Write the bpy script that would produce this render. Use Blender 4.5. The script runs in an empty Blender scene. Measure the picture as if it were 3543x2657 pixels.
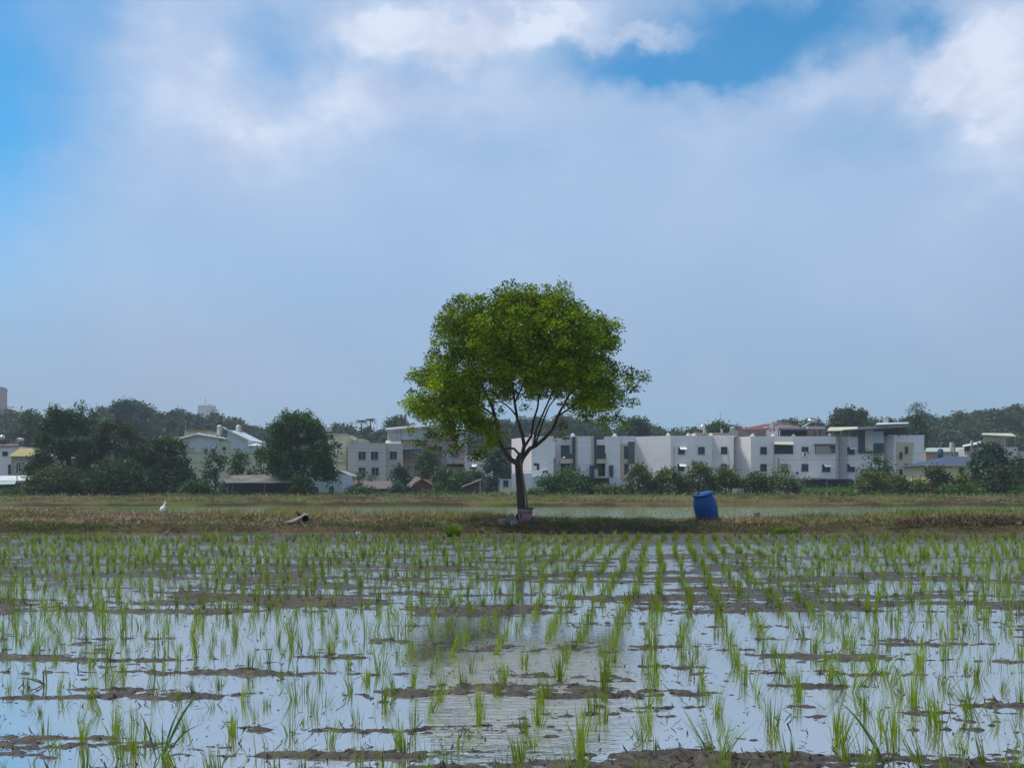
import bpy, math, random
import numpy as np
from mathutils import Vector

# ------------------------------------------------------------------ camera, sun, sky, exposure
SC = bpy.context.scene
COL = SC.collection
FPX, CX, HZ, CAMH = 2950.0, 1771.5, 1682.0, 1.05     # focal length, centre, horizon in photo pixels; eye height in m
cam_d = bpy.data.cameras.new("camera")
cam = bpy.data.objects.new("camera", cam_d)
COL.objects.link(cam)
cam_d.sensor_width = 36.0
cam_d.lens = 36.0 * FPX / 3543.0
cam_d.shift_y = (HZ - 2657 / 2) / 3543.0
cam_d.clip_start = 0.1
cam_d.clip_end = 9000
cam.location = (0, 0, CAMH)
cam.rotation_euler = (math.radians(90), 0, 0)
SC.camera = cam

SUN_AZ, SUN_EL = math.radians(-88), math.radians(64)
sun_d = bpy.data.lights.new("sun", 'SUN')
sun_d.energy = 3.5
sun_d.angle = math.radians(10)
sun_d.color = (1.0, 0.95, 0.86)
sun = bpy.data.objects.new("sun", sun_d)
COL.objects.link(sun)
sdir = Vector((math.sin(SUN_AZ) * math.cos(SUN_EL), math.cos(SUN_AZ) * math.cos(SUN_EL), math.sin(SUN_EL)))
sun.rotation_euler = (-sdir).to_track_quat('-Z', 'Y').to_euler()
sun.location = (0, 0, 60)

SC.view_settings.view_transform = 'Standard'
SC.view_settings.look = 'None'
SC.view_settings.exposure = 0.0
SC.view_settings.gamma = 1.0
SC.cycles.max_bounces = 6
SC.cycles.volume_bounces = 0
SC.cycles.transparent_max_bounces = 6


class NG:
    """small node-graph helper"""
    def __init__(s, nt):
        s.nt = nt
        nt.nodes.clear()

    def n(s, t, **kw):
        nd = s.nt.nodes.new(t)
        for k, v in kw.items():
            setattr(nd, k, v)
        return nd

    def put(s, sock, v):
        if hasattr(v, 'is_linked'):
            s.nt.links.new(v, sock)
        else:
            sock.default_value = v

    def m(s, op, a, b=None, c=None, clamp=False):
        nd = s.n('ShaderNodeMath', operation=op, use_clamp=clamp)
        for i, v in enumerate((a, b, c)):
            if v is not None:
                s.put(nd.inputs[i], v)
        return nd.outputs[0]

    def mix(s, f, a, b, blend='MIX'):
        nd = s.n('ShaderNodeMix', data_type='RGBA', blend_type=blend, clamp_factor=True)
        s.put(nd.inputs[0], f)
        s.put(nd.inputs[6], a if hasattr(a, 'is_linked') else (*a, 1))
        s.put(nd.inputs[7], b if hasattr(b, 'is_linked') else (*b, 1))
        return nd.outputs[2]

    def noise(s, vec, scale, detail=4, rough=0.55, dist=0.0):
        nd = s.n('ShaderNodeTexNoise')
        if vec is not None:
            s.put(nd.inputs['Vector'], vec)
        nd.inputs['Scale'].default_value = scale
        nd.inputs['Detail'].default_value = detail
        nd.inputs['Roughness'].default_value = rough
        nd.inputs['Distortion'].default_value = dist
        return nd.outputs['Fac']

    def ss(s, x, lo, hi):
        nd = s.n('ShaderNodeMapRange', interpolation_type='SMOOTHSTEP')
        s.put(nd.inputs[0], x)
        nd.inputs[1].default_value = lo
        nd.inputs[2].default_value = hi
        return nd.outputs[0]

    def scale(s, vec, sc):
        nd = s.n('ShaderNodeMapping')
        s.put(nd.inputs['Vector'], vec)
        nd.inputs['Scale'].default_value = sc
        return nd.outputs[0]


def build_world():
    w = bpy.data.worlds.new("World")
    SC.world = w
    w.use_nodes = True
    g = NG(w.node_tree)
    sky = g.n('ShaderNodeTexSky', sky_type='NISHITA')
    sky.sun_disc = False
    sky.sun_elevation = SUN_EL
    sky.sun_rotation = SUN_AZ % (2 * math.pi)
    sky.air_density = 1.0
    sky.dust_density = 0.3
    sky.ozone_density = 2.0
    dirv = g.n('ShaderNodeTexCoord').outputs['Generated']
    sep = g.n('ShaderNodeSeparateXYZ')
    g.put(sep.inputs[0], dirv)
    x, y, z = sep.outputs
    az = g.m('ARCTAN2', x, y)
    el = g.m('ARCSINE', z)
    comb = g.n('ShaderNodeCombineXYZ')
    g.put(comb.inputs[0], az)
    g.put(comb.inputs[1], g.m('MULTIPLY', el, 1.5))
    q = comb.outputs[0]
    n1 = g.noise(q, 5.0, 5, 0.5)
    n2 = g.noise(q, 16.0, 7, 0.6)
    n3 = g.noise(g.scale(q, (1, 1, 1)), 2.2, 3, 0.5)
    # wander the coordinates so that cloud edges curl
    az2 = g.m('ADD', az, g.m('MULTIPLY', g.m('SUBTRACT', n1, 0.5), 0.10))
    az2 = g.m('ADD', az2, g.m('MULTIPLY', g.m('SUBTRACT', n2, 0.5), 0.06))
    n4 = g.noise(g.scale(q, (1.0, 1.0, 1.0)), 6.3, 5, 0.5)
    n5 = g.noise(g.scale(q, (1.3, 1.1, 1.0)), 19.0, 7, 0.6)
    el2 = g.m('ADD', el, g.m('MULTIPLY', g.m('SUBTRACT', n4, 0.5), 0.075))
    el2 = g.m('ADD', el2, g.m('MULTIPLY', g.m('SUBTRACT', n5, 0.5), 0.055))

    def blobs(lst):
        tot = None
        for px, py, rx, ry, amp in lst:
            a0 = math.atan((px - CX) / FPX)
            e0 = math.atan((HZ - py) / FPX * math.cos(a0))
            k = math.cos(a0) ** 2
            ra, re = rx / FPX * k, ry / FPX * math.cos(e0) ** 2
            da = g.m('MULTIPLY', g.m('SUBTRACT', az2, a0), 1 / ra)
            de = g.m('MULTIPLY', g.m('SUBTRACT', el2, e0), 1 / re)
            r2 = g.m('ADD', g.m('MULTIPLY', da, da), g.m('MULTIPLY', de, de))
            v = g.m('MULTIPLY', g.m('EXPONENT', g.m('MULTIPLY', r2, -1.0)), amp)
            tot = v if tot is None else g.m('ADD', tot, v)
        return tot
    # openings of clear blue in the veil
    clear = blobs([(-60, 260, 370, 430, .86), (10, 720, 280, 300, .26), (330, 20, 140, 150, .3),
                   (2580, 110, 340, 160, .95), (2150, 205, 280, 85, .65), (2420, 250, 440, 75, .50),
                   (950, 180, 150, 140, .42), (3120, 130, 90, 130, .75), (1420, 235, 330, 60, .32),
                   (2950, 520, 300, 90, .22), (560, 900, 700, 130, .10), (2900, 20, 120, 120, .5),
                   (1700, 520, 600, 90, .12)])
    # bright cumulus heads
    white = blobs([(1330, 130, 210, 85, .85), (1620, 120, 260, 110, .75), (1930, 60, 190, 90, .95), (2230, 130, 210, 45, .75),
                   (1250, 290, 300, 140, .62), (1750, 280, 340, 150, .58), (640, 190, 270, 210, .58), (800, 160, 80, 110, .35),
                   (900, 430, 200, 110, .72), (1180, 390, 150, 100, .52), (480, 380, 260, 170, .42), (1350, 560, 500, 130, .30), (700, 620, 400, 150, .26),
                   (3420, 130, 290, 260, 1.15), (3330, 300, 230, 180, .5), (3010, 190, 70, 70, .45), (2930, 320, 230, 90, .60),
                   (3430, 520, 260, 230, .55), (2400, 470, 300, 110, .35), (1450, 30, 500, 120, .25), (4300, 300, 500, 500, .8), (1050, -350, 900, 250, .5)])
    veil = g.m('SUBTRACT', g.m('ADD', 0.90, g.m('MULTIPLY', g.m('SUBTRACT', n3, 0.5), 0.35)), clear, clamp=True)
    wn = g.m('ADD', white, g.m('MULTIPLY', g.m('SUBTRACT', n2, 0.5), 0.55))
    wn = g.m('ADD', wn, g.m('MULTIPLY', g.m('SUBTRACT', n1, 0.5), 0.5))
    whitef = g.ss(wn, -0.05, 1.30)
    veil = g.m('MAXIMUM', veil, g.m('MULTIPLY', whitef, 1.1, clamp=True), clamp=True)
    # veil brightness rises away from the murky horizon
    hz = g.ss(el, 0.0, 0.34)
    S = 10.0                                   # world strength is 0.1
    lowc = tuple(v * S for v in (0.305, 0.405, 0.555))
    highc = tuple(v * S for v in (0.405, 0.55, 0.785))
    topc = tuple(v * S for v in (0.70, 0.78, 0.93))
    vc = g.mix(hz, lowc, highc)
    vc = g.mix(g.m('MULTIPLY', g.ss(g.m('ADD', g.m('MULTIPLY', n1, .6), g.m('MULTIPLY', n3, .4)), .36, .72), g.m('ADD', .12, g.m('MULTIPLY', hz, .22))), vc, tuple(v * S for v in (0.52, 0.655, 0.86)))
    n6 = g.noise(q, 11.0, 6, 0.6, .4)
    vc = g.mix(whitef, vc, g.mix(g.ss(n6, .36, .64), tuple(v * .88 for v in topc[:2]) + (topc[2] * .93,), tuple(v * 1.05 for v in topc)))
    bl = g.mix(1.0, sky.outputs[0], (0.36, 1.34, 1.66), 'MULTIPLY')
    colr = g.mix(veil, bl, vc)
    bg = g.n('ShaderNodeBackground')
    g.put(bg.inputs[0], colr)
    bg.inputs[1].default_value = 0.1
    out = g.n('ShaderNodeOutputWorld')
    g.put(out.inputs[0], bg.outputs[0])


build_world()


# ------------------------------------------------------------------ helpers
def W(px, py, D):
    return (D * (px - CX) / FPX, D, CAMH + D * (HZ - py) / FPX)


def XM(px, D):
    return D * (px - CX) / FPX


def ZM(py, D):
    return CAMH + D * (HZ - py) / FPX


ROOT = {}


def tag(o, label, cat, group=None, kind=None):
    if label:
        o['label'] = label
    if cat:
        o['category'] = cat
    if group:
        o['group'] = group
    if kind:
        o['kind'] = kind
    return o


def thing(name, label, cat, loc, group=None):
    o = bpy.data.objects.new(name, None)
    o.empty_display_size = 0.2
    COL.objects.link(o)
    o.location = loc
    ROOT[o.name] = Vector(loc)
    return tag(o, label, cat, group)


def link(name, me, mat, parent=None):
    o = bpy.data.objects.new(name, me)
    if mat is not None and not me.materials:
        for mm in (mat if isinstance(mat, (list, tuple)) else [mat]):
            me.materials.append(mm)
    COL.objects.link(o)
    if parent is not None:
        o.parent = parent
        ROOT[o.name] = ROOT[parent.name]
    return o


class MB:
    def __init__(s):
        s.v, s.f, s.mi = [], [], []
        s.cur = 0

    def add(s, vs, fs):
        b = len(s.v)
        s.v += [tuple(v) for v in vs]
        s.f += [tuple(b + i for i in f) for f in fs]
        s.mi += [s.cur] * len(fs)
        return s

    def box(s, x0, x1, y0, y1, z0, z1):
        v = [(x0, y0, z0), (x1, y0, z0), (x1, y1, z0), (x0, y1, z0), (x0, y0, z1), (x1, y0, z1), (x1, y1, z1), (x0, y1, z1)]
        return s.add(v, [(0, 3, 2, 1), (4, 5, 6, 7), (0, 1, 5, 4), (1, 2, 6, 5), (2, 3, 7, 6), (3, 0, 4, 7)])

    def boxp(s, px0, px1, py0, py1, D, dep):
        """box whose front face fills a rectangle given in photo pixels at distance D"""
        return s.box(XM(px0, D), XM(px1, D), D, D + dep, ZM(py1, D), ZM(py0, D))

    def polyp(s, pts, D, dep):
        """outline in photo pixels at distance D, extruded away to its real depth"""
        n = len(pts)
        v = [W(a, b, D) for a, b in pts]
        v += [(p[0], p[1] + dep, p[2]) for p in v]
        f = [tuple(range(n))[::-1], tuple(range(n, 2 * n))] + [(i, (i + 1) % n, n + (i + 1) % n, n + i) for i in range(n)]
        return s.add(v, f)

    def plan(s, pts, z0, z1):
        """closed ground plan (x, y) raised from z0 to z1"""
        n = len(pts)
        v = [(a, b, z0) for a, b in pts] + [(a, b, z1) for a, b in pts]
        f = [tuple(range(n))[::-1], tuple(range(n, 2 * n))] + [(i, (i + 1) % n, n + (i + 1) % n, n + i) for i in range(n)]
        return s.add(v, f)

    def tube(s, pts, rads, seg=8, cap=True):
        rings = []
        P = [Vector(p) for p in pts]
        for i, p in enumerate(P):
            d = (P[min(i + 1, len(P) - 1)] - P[max(i - 1, 0)]).normalized()
            ref = Vector((0, 1, 0)) if abs(d.y) < 0.9 else Vector((1, 0, 0))
            a = d.cross(ref).normalized()
            b = d.cross(a)
            r = rads[i] if not isinstance(rads, (int, float)) else rads
            ra, rb = r if isinstance(r, tuple) else (r, r)
            rings.append([p + a * (ra * math.cos(2 * math.pi * k / seg)) + b * (rb * math.sin(2 * math.pi * k / seg)) for k in range(seg)])
        v = [q for r in rings for q in r]
        f = []
        for i in range(len(rings) - 1):
            for k in range(seg):
                k2 = (k + 1) % seg
                f.append((i * seg + k, i * seg + k2, (i + 1) * seg + k2, (i + 1) * seg + k))
        if cap:
            f.append(tuple(range(seg))[::-1])
            f.append(tuple((len(rings) - 1) * seg + k for k in range(seg)))
        return s.add(v, f)

    def lathe(s, prof, c, seg=20, axis=None):
        """profile (r, h) turned about an axis through c"""
        ax = Vector(axis or (0, 0, 1)).normalized()
        ref = Vector((0, 1, 0)) if abs(ax.y) < 0.9 else Vector((1, 0, 0))
        a = ax.cross(ref).normalized()
        b = ax.cross(a)
        c = Vector(c)
        v, f = [], []
        for r, h in prof:
            for k in range(seg):
                t = 2 * math.pi * k / seg
                v.append(c + ax * h + a * (r * math.cos(t)) + b * (r * math.sin(t)))
        for i in range(len(prof) - 1):
            for k in range(seg):
                k2 = (k + 1) % seg
                f.append((i * seg + k, i * seg + k2, (i + 1) * seg + k2, (i + 1) * seg + k))
        f.append(tuple(range(seg))[::-1])
        f.append(tuple((len(prof) - 1) * seg + k for k in range(seg)))
        return s.add(v, f)

    def build(s, name, mat, parent=None, smooth=False, bevel=0.0):
        off = ROOT[parent.name] if parent is not None else Vector((0, 0, 0))
        me = bpy.data.meshes.new(name)
        me.from_pydata([(v[0] - off.x, v[1] - off.y, v[2] - off.z) for v in s.v], [], s.f)
        me.update()
        if smooth:
            me.polygons.foreach_set('use_smooth', [True] * len(me.polygons))
        o = link(name, me, mat, parent)
        if isinstance(mat, (list, tuple)):
            me.polygons.foreach_set('material_index', s.mi)
        if bevel:
            bm = o.modifiers.new('bevel', 'BEVEL')
            bm.width = bevel
            bm.segments = 2
            bm.limit_method = 'ANGLE'
        return o


def npmesh(name, V, F, col=None, smooth=False):
    """fast mesh from arrays; F is (m, k)"""
    me = bpy.data.meshes.new(name)
    V = np.ascontiguousarray(V, dtype=np.float32)
    F = np.ascontiguousarray(F, dtype=np.int32)
    m, k = F.shape
    me.vertices.add(len(V))
    me.vertices.foreach_set('co', V.ravel())
    me.loops.add(m * k)
    me.loops.foreach_set('vertex_index', F.ravel())
    me.polygons.add(m)
    me.polygons.foreach_set('loop_start', np.arange(0, m * k, k, dtype=np.int32))
    if smooth:
        me.polygons.foreach_set('use_smooth', np.ones(m, dtype=bool))
    if col is not None:
        at = me.attributes.new('Col', 'FLOAT_COLOR', 'POINT')
        c4 = np.ones((len(V), 4), dtype=np.float32)
        c4[:, :3] = col
        at.data.foreach_set('color', c4.ravel())
    me.update(calc_edges=True)
    me.validate()
    return me


def _h(ix, iy, seed):
    n = (ix.astype(np.int64) * 374761393 + iy.astype(np.int64) * 668265263 + seed * 982451653) & 0xffffffff
    n = ((n ^ (n >> 13)) * 1274126177) & 0xffffffff
    n = n ^ (n >> 16)
    return (n & 0xffff) / 65535.0


def vnoise(x, y, seed=0):
    ix, iy = np.floor(x), np.floor(y)
    fx, fy = x - ix, y - iy
    fx, fy = fx * fx * (3 - 2 * fx), fy * fy * (3 - 2 * fy)
    a, b = _h(ix, iy, seed), _h(ix + 1, iy, seed)
    c, d = _h(ix, iy + 1, seed), _h(ix + 1, iy + 1, seed)
    return (a * (1 - fx) + b * fx) * (1 - fy) + (c * (1 - fx) + d * fx) * fy


def fbm(x, y, seed=0, octv=4, gain=0.5):
    t, a, s = 0, 1.0, 0
    for o in range(octv):
        t = t + a * vnoise(x * 2 ** o + 17.3 * o, y * 2 ** o - 9.1 * o, seed + o)
        s += a
        a *= gain
    return t / s


def sstep(x, a, b):
    t = np.clip((x - a) / (b - a), 0, 1)
    return t * t * (3 - 2 * t)


# ------------------------------------------------------------------ materials
def new_mat(name):
    m = bpy.data.materials.new(name)
    m.use_nodes = True
    return m, NG(m.node_tree)


def pmat(name, c1, c2=None, scale=1.5, rough=0.8, bump=0.0, metal=0.0, stretch=(1, 1, 1), spec=0.4, detail=5):
    """principled surface whose colour wanders between two tones"""
    m, g = new_mat(name)
    c2 = c2 or tuple(v * 0.8 for v in c1)
    pos = g.scale(g.n('ShaderNodeNewGeometry').outputs['Position'], stretch)
    nz = g.noise(pos, scale, detail, 0.6)
    f = g.ss(nz, 0.35, 0.68)
    p = g.n('ShaderNodeBsdfPrincipled')
    g.put(p.inputs['Base Color'], g.mix(f, c1, c2))
    p.inputs['Roughness'].default_value = rough
    p.inputs['Metallic'].default_value = metal
    p.inputs['Specular IOR Level'].default_value = spec
    if bump:
        b = g.n('ShaderNodeBump')
        b.inputs['Strength'].default_value = bump
        b.inputs['Distance'].default_value = 0.05
        g.put(b.inputs['Height'], g.noise(pos, scale * 6, 5, 0.6))
        g.put(p.inputs['Normal'], b.outputs[0])
    o = g.n('ShaderNodeOutputMaterial')
    g.put(o.inputs[0], p.outputs[0])
    return m


def wallmat(name, c1, c2, tile=0.0):
    """rendered wall with faint tile joints and rain streaks that run down it"""
    m, g = new_mat(name)
    pos = g.n('ShaderNodeNewGeometry').outputs['Position']
    a = g.noise(g.scale(pos, (1, 1, 0.08)), 1.6, 5, 0.6)
    b = g.noise(pos, 0.35, 4, 0.6)
    f = g.m('ADD', g.m('MULTIPLY', g.ss(a, 0.48, 0.8), 0.6), g.m('MULTIPLY', g.ss(b, 0.4, 0.75), 0.5), clamp=True)
    c = g.mix(f, c1, c2)
    if tile:
        sep = g.n('ShaderNodeSeparateXYZ')
        g.put(sep.inputs[0], pos)
        fr = g.m('FRACT', g.m('MULTIPLY', sep.outputs[2], 1 / tile))
        c = g.mix(g.m('MULTIPLY', g.m('LESS_THAN', fr, 0.10), 0.10), c, tuple(v * .45 for v in c2))
    p = g.n('ShaderNodeBsdfPrincipled')
    g.put(p.inputs['Base Color'], c)
    p.inputs['Roughness'].default_value = 0.75
    p.inputs['Specular IOR Level'].default_value = 0.3
    o = g.n('ShaderNodeOutputMaterial')
    g.put(o.inputs[0], p.outputs[0])
    return m


def vegmat(name, trans=0.35, gloss=0.06):
    """leaf tissue: colour per leaf from the mesh, some light passing through"""
    m, g = new_mat(name)
    at = g.n('ShaderNodeAttribute', attribute_name='Col')
    c = at.outputs['Color']
    d = g.n('ShaderNodeBsdfDiffuse')
    g.put(d.inputs[0], c)
    t = g.n('ShaderNodeBsdfTranslucent')
    g.put(t.inputs[0], g.mix(1.0, c, (1.25, 1.15, 0.55), 'MULTIPLY'))
    mx = g.n('ShaderNodeMixShader')
    mx.inputs[0].default_value = trans
    g.put(mx.inputs[1], d.outputs[0])
    g.put(mx.inputs[2], t.outputs[0])
    gl = g.n('ShaderNodeBsdfGlossy')
    gl.inputs['Roughness'].default_value = 0.45
    gl.inputs[0].default_value = (0.9, 0.95, 1.0, 1)
    mx2 = g.n('ShaderNodeMixShader')
    mx2.inputs[0].default_value = gloss
    g.put(mx2.inputs[1], mx.outputs[0])
    g.put(mx2.inputs[2], gl.outputs[0])
    o = g.n('ShaderNodeOutputMaterial')
    g.put(o.inputs[0], mx2.outputs[0])
    return m


M = {}
M['leaf'] = vegmat('leaf', 0.22, 0.02)
M['grass'] = vegmat('grass_blade', 0.32, 0.03)
M['rice'] = vegmat('rice_blade', 0.40, 0.015)
M['litter'] = vegmat('dead_straw', 0.05, 0.02)
M['bark'] = pmat('bark', (0.085, 0.066, 0.048), (0.042, 0.033, 0.025), 9, 0.9, 0.6, stretch=(1, 1, 0.25))
M['bark_far'] = pmat('bark_far', (0.07, 0.055, 0.042), (0.035, 0.03, 0.024), 3, 0.9)
M['white'] = wallmat('white_wall', (0.77, 0.705, 0.70), (0.64, 0.585, 0.58), 0.9)
M['white2'] = wallmat('white_wall_old', (0.60, 0.54, 0.51), (0.47, 0.43, 0.41))
M['bluewhite'] = wallmat('blue_white_wall', (0.48, 0.55, 0.59), (0.40, 0.47, 0.52))
M['paleblue'] = wallmat('pale_blue_cladding', (0.50, 0.54, 0.56), (0.42, 0.46, 0.48), 1.2)
M['cream'] = wallmat('cream_wall', (0.70, 0.62, 0.42), (0.56, 0.49, 0.35))
M['paleyellow'] = wallmat('pale_yellow_wall', (0.50, 0.50, 0.34), (0.40, 0.41, 0.29))
M['beige'] = wallmat('beige_wall', (0.58, 0.46, 0.33), (0.47, 0.38, 0.28))
M['taupe'] = wallmat('taupe_brick_wall', (0.37, 0.30, 0.26), (0.30, 0.245, 0.215), 0.3)
M['greywall'] = wallmat('grey_tile_wall', (0.56, 0.50, 0.465), (0.46, 0.41, 0.385), 0.75)
M['mauve'] = wallmat('mauve_tile_wall', (0.31, 0.24, 0.24), (0.24, 0.19, 0.20), 0.6)
M['salmon'] = wallmat('salmon_wall', (0.46, 0.33, 0.27), (0.36, 0.27, 0.23))
M['brick'] = pmat('red_brick', (0.20, 0.075, 0.05), (0.11, 0.05, 0.04), 2.2, 0.9)
M['brownbrick'] = pmat('brown_brick', (0.12, 0.065, 0.05), (0.075, 0.045, 0.04), 2.2, 0.9)
M['tile'] = pmat('roof_tile', (0.155, 0.125, 0.115), (0.105, 0.085, 0.08), 3, 0.85, 0.4)
M['redroof'] = pmat('red_roof', (0.17, 0.055, 0.04), (0.12, 0.045, 0.035), 2, 0.7)
M['rust'] = pmat('rusty_sheet', (0.13, 0.07, 0.05), (0.07, 0.045, 0.04), 3, 0.8)
M['blueroof'] = pmat('slate_blue_roof', (0.045, 0.070, 0.12), (0.035, 0.055, 0.095), 2.5, 0.6)
M['yellowroof'] = pmat('yellow_roof', (0.34, 0.27, 0.09), (0.27, 0.22, 0.08), 2, 0.7)
M['greyroof'] = pmat('grey_metal_roof', (0.34, 0.35, 0.36), (0.22, 0.22, 0.23), 2, 0.6)
M['paleroof'] = pmat('pale_metal_roof', (0.62, 0.64, 0.62), (0.50, 0.52, 0.50), 1.5, 0.5)
M['canopy'] = pmat('cream_canopy', (0.50, 0.49, 0.34), (0.42, 0.42, 0.30), 1.2, 0.6)
M['greenroof'] = pmat('green_sheet_roof', (0.36, 0.45, 0.36), (0.28, 0.36, 0.30), 1.2, 0.6)
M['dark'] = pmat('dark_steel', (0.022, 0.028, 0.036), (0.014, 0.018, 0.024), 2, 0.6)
M['darkpanel'] = pmat('charcoal_panel', (0.085, 0.085, 0.105), (0.065, 0.065, 0.085), 2, 0.6)
M['navy'] = pmat('navy_panel', (0.018, 0.040, 0.085), (0.012, 0.028, 0.06), 2, 0.5)
M['glass'] = pmat('window_glass', (0.006, 0.014, 0.035), (0.010, 0.022, 0.045), 0.7, 0.25, spec=0.3)
M['teal'] = pmat('teal_glass', (0.012, 0.060, 0.070), (0.008, 0.04, 0.055), 0.9, 0.25, spec=0.3)
M['frame'] = pmat('window_frame', (0.30, 0.30, 0.32), (0.24, 0.24, 0.26), 2, 0.6)
M['tanklid'] = pmat('weathered_white_plastic', (0.58, 0.56, 0.53), (0.48, 0.46, 0.44), 2, 0.6)
M['winframe'] = pmat('dark_window_frame', (0.10, 0.11, 0.13), (0.07, 0.08, 0.10), 2, 0.5)
M['steel'] = pmat('stainless_steel', (0.62, 0.60, 0.57), (0.45, 0.43, 0.42), 1.2, 0.35, metal=0.7)
M['whitepaint'] = pmat('white_paint', (0.80, 0.80, 0.80), (0.66, 0.66, 0.66), 2, 0.5)
M['concrete'] = pmat('concrete', (0.24, 0.225, 0.20), (0.16, 0.15, 0.135), 4, 0.9, 0.3)
M['corrug'] = pmat('weathered_corrugated_sheet', (0.22, 0.205, 0.195), (0.13, 0.12, 0.115), 1.1, 0.85)
M['wood'] = pmat('grey_wood', (0.20, 0.165, 0.13), (0.12, 0.10, 0.08), 3, 0.9)
M['bluedrum'] = pmat('blue_plastic', (0.003, 0.085, 0.30), (0.008, 0.065, 0.23), 5, 0.45, spec=0.3)
M['pink'] = pmat('faded_pink_plastic', (0.36, 0.205, 0.215), (0.26, 0.15, 0.16), 7, 0.6)


def drum_mat():
    m, g = new_mat('scuffed_blue_plastic')
    pos = g.n('ShaderNodeNewGeometry').outputs['Position']
    sep = g.n('ShaderNodeSeparateXYZ')
    g.put(sep.inputs[0], pos)
    a1 = g.noise(pos, 6, 5, .6)
    c = g.mix(g.ss(a1, .35, .7), (.002, .058, .225), (.006, .055, .185))
    c = g.mix(g.m('MULTIPLY', g.ss(g.noise(g.scale(pos, (1, 1, .35)), 17, 6, .7), .56, .74), .35), c, (.06, .15, .30))
    splash = g.m('ADD', g.ss(sep.outputs[2], .62, .22), g.m('MULTIPLY', g.m('SUBTRACT', g.noise(pos, 22, 6, .7), .5), 2.2))
    c = g.mix(g.m('MULTIPLY', g.ss(splash, .55, 1.25), .8), c, (.13, .10, .075))
    p = g.n('ShaderNodeBsdfPrincipled')
    g.put(p.inputs['Base Color'], c)
    p.inputs['Roughness'].default_value = .48
    p.inputs['Specular IOR Level'].default_value = .3
    o = g.n('ShaderNodeOutputMaterial')
    g.put(o.inputs[0], p.outputs[0])
    return m


M['bluedrum'] = drum_mat()
M['mouth'] = pmat('shaded_pipe_inside', (0.035, 0.03, 0.026), (0.02, 0.018, 0.016), 6, 0.95)  # inside of the broken pipe; the hollow's shade is put into the colour
M['blackmark'] = pmat('black_marker', (0.025, 0.02, 0.025), None, 5, 0.8)
M['soilfill'] = pmat('potting_soil', (0.05, 0.055, 0.05), (0.03, 0.03, 0.03), 9, 0.9)
M['egret'] = pmat('white_feathers', (0.86, 0.88, 0.92), (0.74, 0.78, 0.86), 12, 0.8)
M['buff'] = pmat('buff_beak', (0.55, 0.33, 0.14), None, 6, 0.6)
M['brownbird'] = pmat('brown_feathers', (0.17, 0.135, 0.10), (0.09, 0.075, 0.06), 25, 0.9)
M['blackbird'] = pmat('dark_feathers', (0.03, 0.026, 0.026), (0.05, 0.035, 0.03), 25, 0.8)
M['highrise'] = wallmat('brown_tower_wall', (0.25, 0.135, 0.095), (0.19, 0.11, 0.08), 3.0)
M['bluetank'] = pmat('blue_tank', (0.02, 0.06, 0.15), None, 2, 0.5)

# ------------------------------------------------------------------ ground: paddy mud, bunds, rear fields
def PY(Y):
    return HZ + FPX * CAMH / np.maximum(Y, 0.5)


FOOT = 18.7


def band_level(x, Y):
    px = CX + FPX * x / np.maximum(Y, 0.5)
    py = PY(Y) + (fbm(x * 0.9 + 5, Y * 0.15, 3, 3) - 0.5) * 34 * np.clip((PY(Y) - 1840) / 300, 0.12, 1)
    lp = [1600, 1845, 1853, 1862, 1880, 1890, 1912, 1925, 1950, 1990, 2030, 2060, 2088, 2118, 2132, 2200, 2250, 2275, 2300, 2375, 2393, 2420, 2555, 2586, 2603, 2640, 2700, 2900, 4000]
    lz = [.01, .004, -.006, .010, .008, -.010, -.010, -.003, -.004, -.001, -.005, -.004, .003, .005, -.018, -.018, -.011, -.004, -.013, -.010, -.006, -.014, -.017, -.011, -.004, -.004, -.005, -.004, -.006]
    L = np.interp(py, lp, lz)
    # the west keeps a strip of open water along the bund; the east is muddier there
    L += np.where(py < 1862, np.interp(px, [0, 780, 950, 3543], [-.022, -.018, .012, .014]), 0)
    L += np.exp(-((py - 2278) / 22) ** 2) * np.interp(px, [0, 200, 1200, 1500], [.003, .009, .006, -.006])
    L += np.exp(-((py - 2385) / 20) ** 2) * np.interp(px, [1000, 1400, 2000, 2300], [-.004, .008, .006, -.006])
    L += np.exp(-((py - 1998) / 14) ** 2) * np.interp(px, [2000, 2500], [0, .010])
    L += np.exp(-((py - 2062) / 10) ** 2) * np.interp(px, [2000, 2500], [0, .012])
    L += np.exp(-((py - 2640) / 40) ** 2) * np.interp(px, [0, 700, 1500, 2000], [-.004, .004, .004, .002])
    return L


def crest(x):
    px = CX + FPX * x / 22.4
    py = np.interp(px, [-2500, -800, 0, 300, 560, 700, 1000, 1700, 1850, 2300, 2450, 2600, 2900, 3100, 3300, 3450, 3543, 4300, 6000],
                   [1768, 1767, 1769, 1776, 1782, 1783, 1786, 1790, 1797, 1799, 1796, 1797, 1796, 1790, 1786, 1783, 1783, 1783, 1783])
    return CAMH - (py - HZ) / FPX * 22.4


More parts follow.
